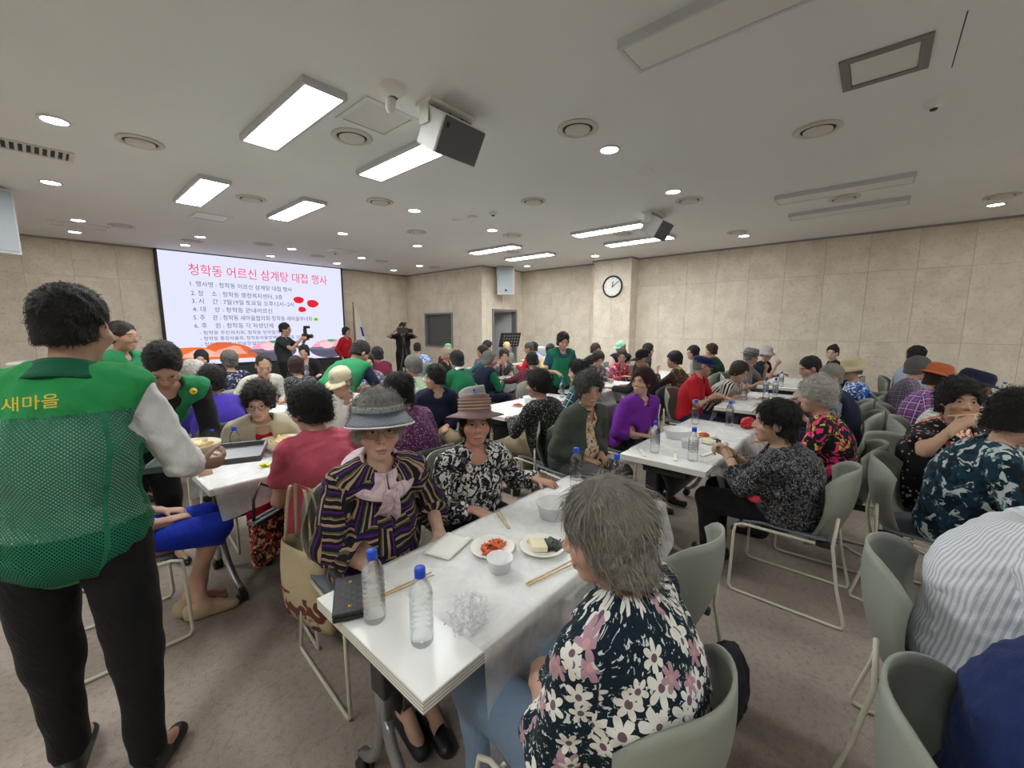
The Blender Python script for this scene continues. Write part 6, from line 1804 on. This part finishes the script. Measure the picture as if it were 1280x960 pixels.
# ------------------------------------------------------------------ late details
# lettering and emblem on the vests
o = bpy.data.objects.new('tmp', VEST_TXT); C.objects.link(o); bpy.context.view_layer.update()
me = bpy.data.meshes.new_from_object(o.evaluated_get(bpy.context.evaluated_depsgraph_get())); bpy.data.objects.remove(o)
me.materials.clear()
mobj('vest_lettering', me, sm('yellow embroidery', srgb(226, 196, 40), .6), m1, loc=(-.03, -.150, 1.372), rot=(R_(72), R_(-4), R_(0)), mtx=None)
m1.children[-1].scale = (.60, .60, .60)
mw = Matrix.Translation(m2.location) @ Matrix.Rotation(m2.rotation_euler.z, 4, 'Z')
me_ = Matrix.Translation((.594, 3.150, 1.205)) @ Vector((.14, -.98, -.11)).to_track_quat('Z', 'Y').to_matrix().to_4x4()
em = MB().lathe([(.0005, .006), (.019, .005), (.020, -.006)], 18).build('vest_emblem', sm('yellow embroidery', srgb(226, 196, 40), .6), m2, mtx=mw.inverted() @ me_)
MB().lathe([(.0005, .0085), (.009, .008), (.010, .004)], 14, sy=.55).build('emblem_leaf', sm('leaf green print', srgb(40, 140, 60), .6), em)
# video camera on tripod
e = empty('tripod_camera', (5.74, 8.50, 0), R_(-130), 'black video camera on a tall tripod before the cameraman', 'camera')
for k in range(3):
    w_ = R_(90 + 120 * k); MB().tube([(0, 0, 1.15), (.12 * math.cos(w_), .12 * math.sin(w_), .7), (.36 * math.cos(w_), .36 * math.sin(w_), .01)], .018, 8).build('leg', M_BLACK, e)
MB().tube([(0, 0, 1.0), (0, 0, 1.42)], .03, 8).build('column', M_BLACK, e)
MB().box(-.07, .07, -.14, .12, 1.44, 1.58).build('camera_body', M_BLACK, e, bevel=.015, seg=2)
MB().lathe([(.045, 0), (.05, .08), (.04, .1)], 16, close=True).xf(Matrix.Translation((0, .12, 1.51)) @ Matrix.Rotation(R_(-90), 4, 'X')).build('lens', M_BLACK, e)
MB().tube([(0, 0, 1.58), (0, .02, 1.66), (0, .08, 1.70)], .016, 8).build('microphone', M_BLACK, e)
# flash camera of the photographer
e = empty('flash_camera', (3.40, 8.34, 1.42), R_(-132), 'black camera with raised flash in the photographer\'s hands', 'camera')
MB().box(-.07, .07, -.04, .04, -.05, .05).build('camera_body', M_BLACK, e, bevel=.012, seg=2)
MB().lathe([(.035, 0), (.04, .09), (.035, .1)], 14, close=True).xf(Matrix.Translation((0, .04, 0)) @ Matrix.Rotation(R_(-90), 4, 'X')).build('lens', M_BLACK, e)
MB().box(-.035, .035, -.02, .03, .05, .15).box(-.04, .04, -.01, .09, .15, .20).build('flash', M_BLACK, e, bevel=.006)
# tote bag hung on the visor woman's chair
def tote():
    def fn(g):
        z = g.sep(g.obj())[2]; n = g.noise(g.obj(), 9, 2, .5, 1.)
        c = g.mix(n.step(.50, .52) * z.lt(.33), srgb(196, 180, 146), srgb(96, 22, 30))
        return g.mix(((g.obj().k and g.noise(g.obj(), 300, 2)) * .25), c, srgb(160, 140, 104))
    return cloth('beige woven tote', fn)
M_TOTE = tote()
e = empty('tote_bag', (.74, 1.99, 0), R_(-80), 'beige woven tote bag with dark red pattern hanging on the chair', 'bag')
g_ = []
for i in range(11):
    t = i / 10; row = []
    for j in range(20):
        w_ = 2 * math.pi * j / 20
        rx, ry = .16 + .035 * (1 - t) , .030 + .035 * math.sin(t * 2.6)
        row.append((rx * math.copysign(abs(math.cos(w_)) ** .6, math.cos(w_)), ry * math.sin(w_), .16 + .40 * t))
    row.append(row[0]); g_.append(row)
MB().sheet(g_, .005).add([p for p in g_[0][:-1]], [tuple(range(20))]).build('bag_body', M_TOTE, e)
for s in (-1, 1):
    MB().sheet([[(x_ * .11 * (1 - .55 * t) + (k - .5) * .022 * 1, s * (.03 - .02 * t) , .55 + .30 * math.sin(t * 1.57)) for k in (0, 1)] for x_, t in [(-1, u) for u in np.linspace(0, 1, 8)] + [(1, u) for u in np.linspace(1, 0, 8)]], .004).build('bag_strap', M_TOTE, e)
# patterned crossbody bag beside the pink shirt woman
def paisley_bag():
    def fn(g):
        u = g.obj(); c = (.02, .014, .012)
        for i, (col, sc) in enumerate([(srgb(196, 70, 60), 13), (srgb(206, 184, 146), 17), (srgb(140, 60, 70), 24)]):
            n = g.noise(g.vm('ADD', u, (i * 2.3, i, 0)), sc, 2, .5, 2.2); c = g.mix(n.step(.55, .58), c, col)
        return c
    return cloth('paisley tapestry', fn)
M_PBAG = paisley_bag()
e = empty('shoulder_bag', (.73, 2.40, 0), R_(30), 'brown paisley tapestry shoulder bag beside the pink shirt woman', 'bag')
MB().box(-.13, .13, -.03, .03, .34, .60).build('bag_body', M_PBAG, e, bevel=.022, seg=3)
MB().box(-.125, .125, -.035, .035, .575, .60).build('zip_flap', M_BLACK, e, bevel=.006)
MB().tube([(-.11, 0, .59), (-.08, .02, .70), (.0, .05, .76), (.08, .02, .70), (.11, 0, .59)], .008, 6).build('bag_strap', M_BLACK, e)
crumple('red_bag', .10, 4, .004, (.78, 2.72, .38), sm('red bag cloth', srgb(190, 24, 44), .7), 'small bright red bag under the soup table', 'bag', (.8, .5, 1.2), .008, .12)
crumple('black_tote', .14, 6, .006, (1.72, .34, 0), sm('navy tote cloth', srgb(26, 30, 44), .7), 'dark navy tote bag on the floor beside the empty chair', 'bag', (.9, .6, 1.3), .010, .12)
crumple('orange_bag', .10, 5, .008, (3.02, -.42, .0), sm('orange bag film', srgb(226, 110, 20), .45), 'bright orange bag beneath the chair of the teal top', 'bag', (.7, .6, 1.4), .008, .08)
crumple('pink_cloth', .07, 9, .005, (2.70, .44, .585), sm('coral pink cloth', srgb(232, 70, 96), .8), 'coral pink cloth in the lap of the paisley blouse woman', 'cloth', (1.1, .8, .5), .007, .07)
# chopsticks in the eating woman's hand
e = empty('chopsticks', (3.455, -.455, 1.105), R_(-57), 'wooden chopsticks in the hand of the red scarf woman', 'chopsticks')
for k in (-.004, .004): MB().tube([(-.13, k, -.01), (.10, k * 1.5, .01)], [.0022, .0028], 6).build('stick', M_WOOD, e)
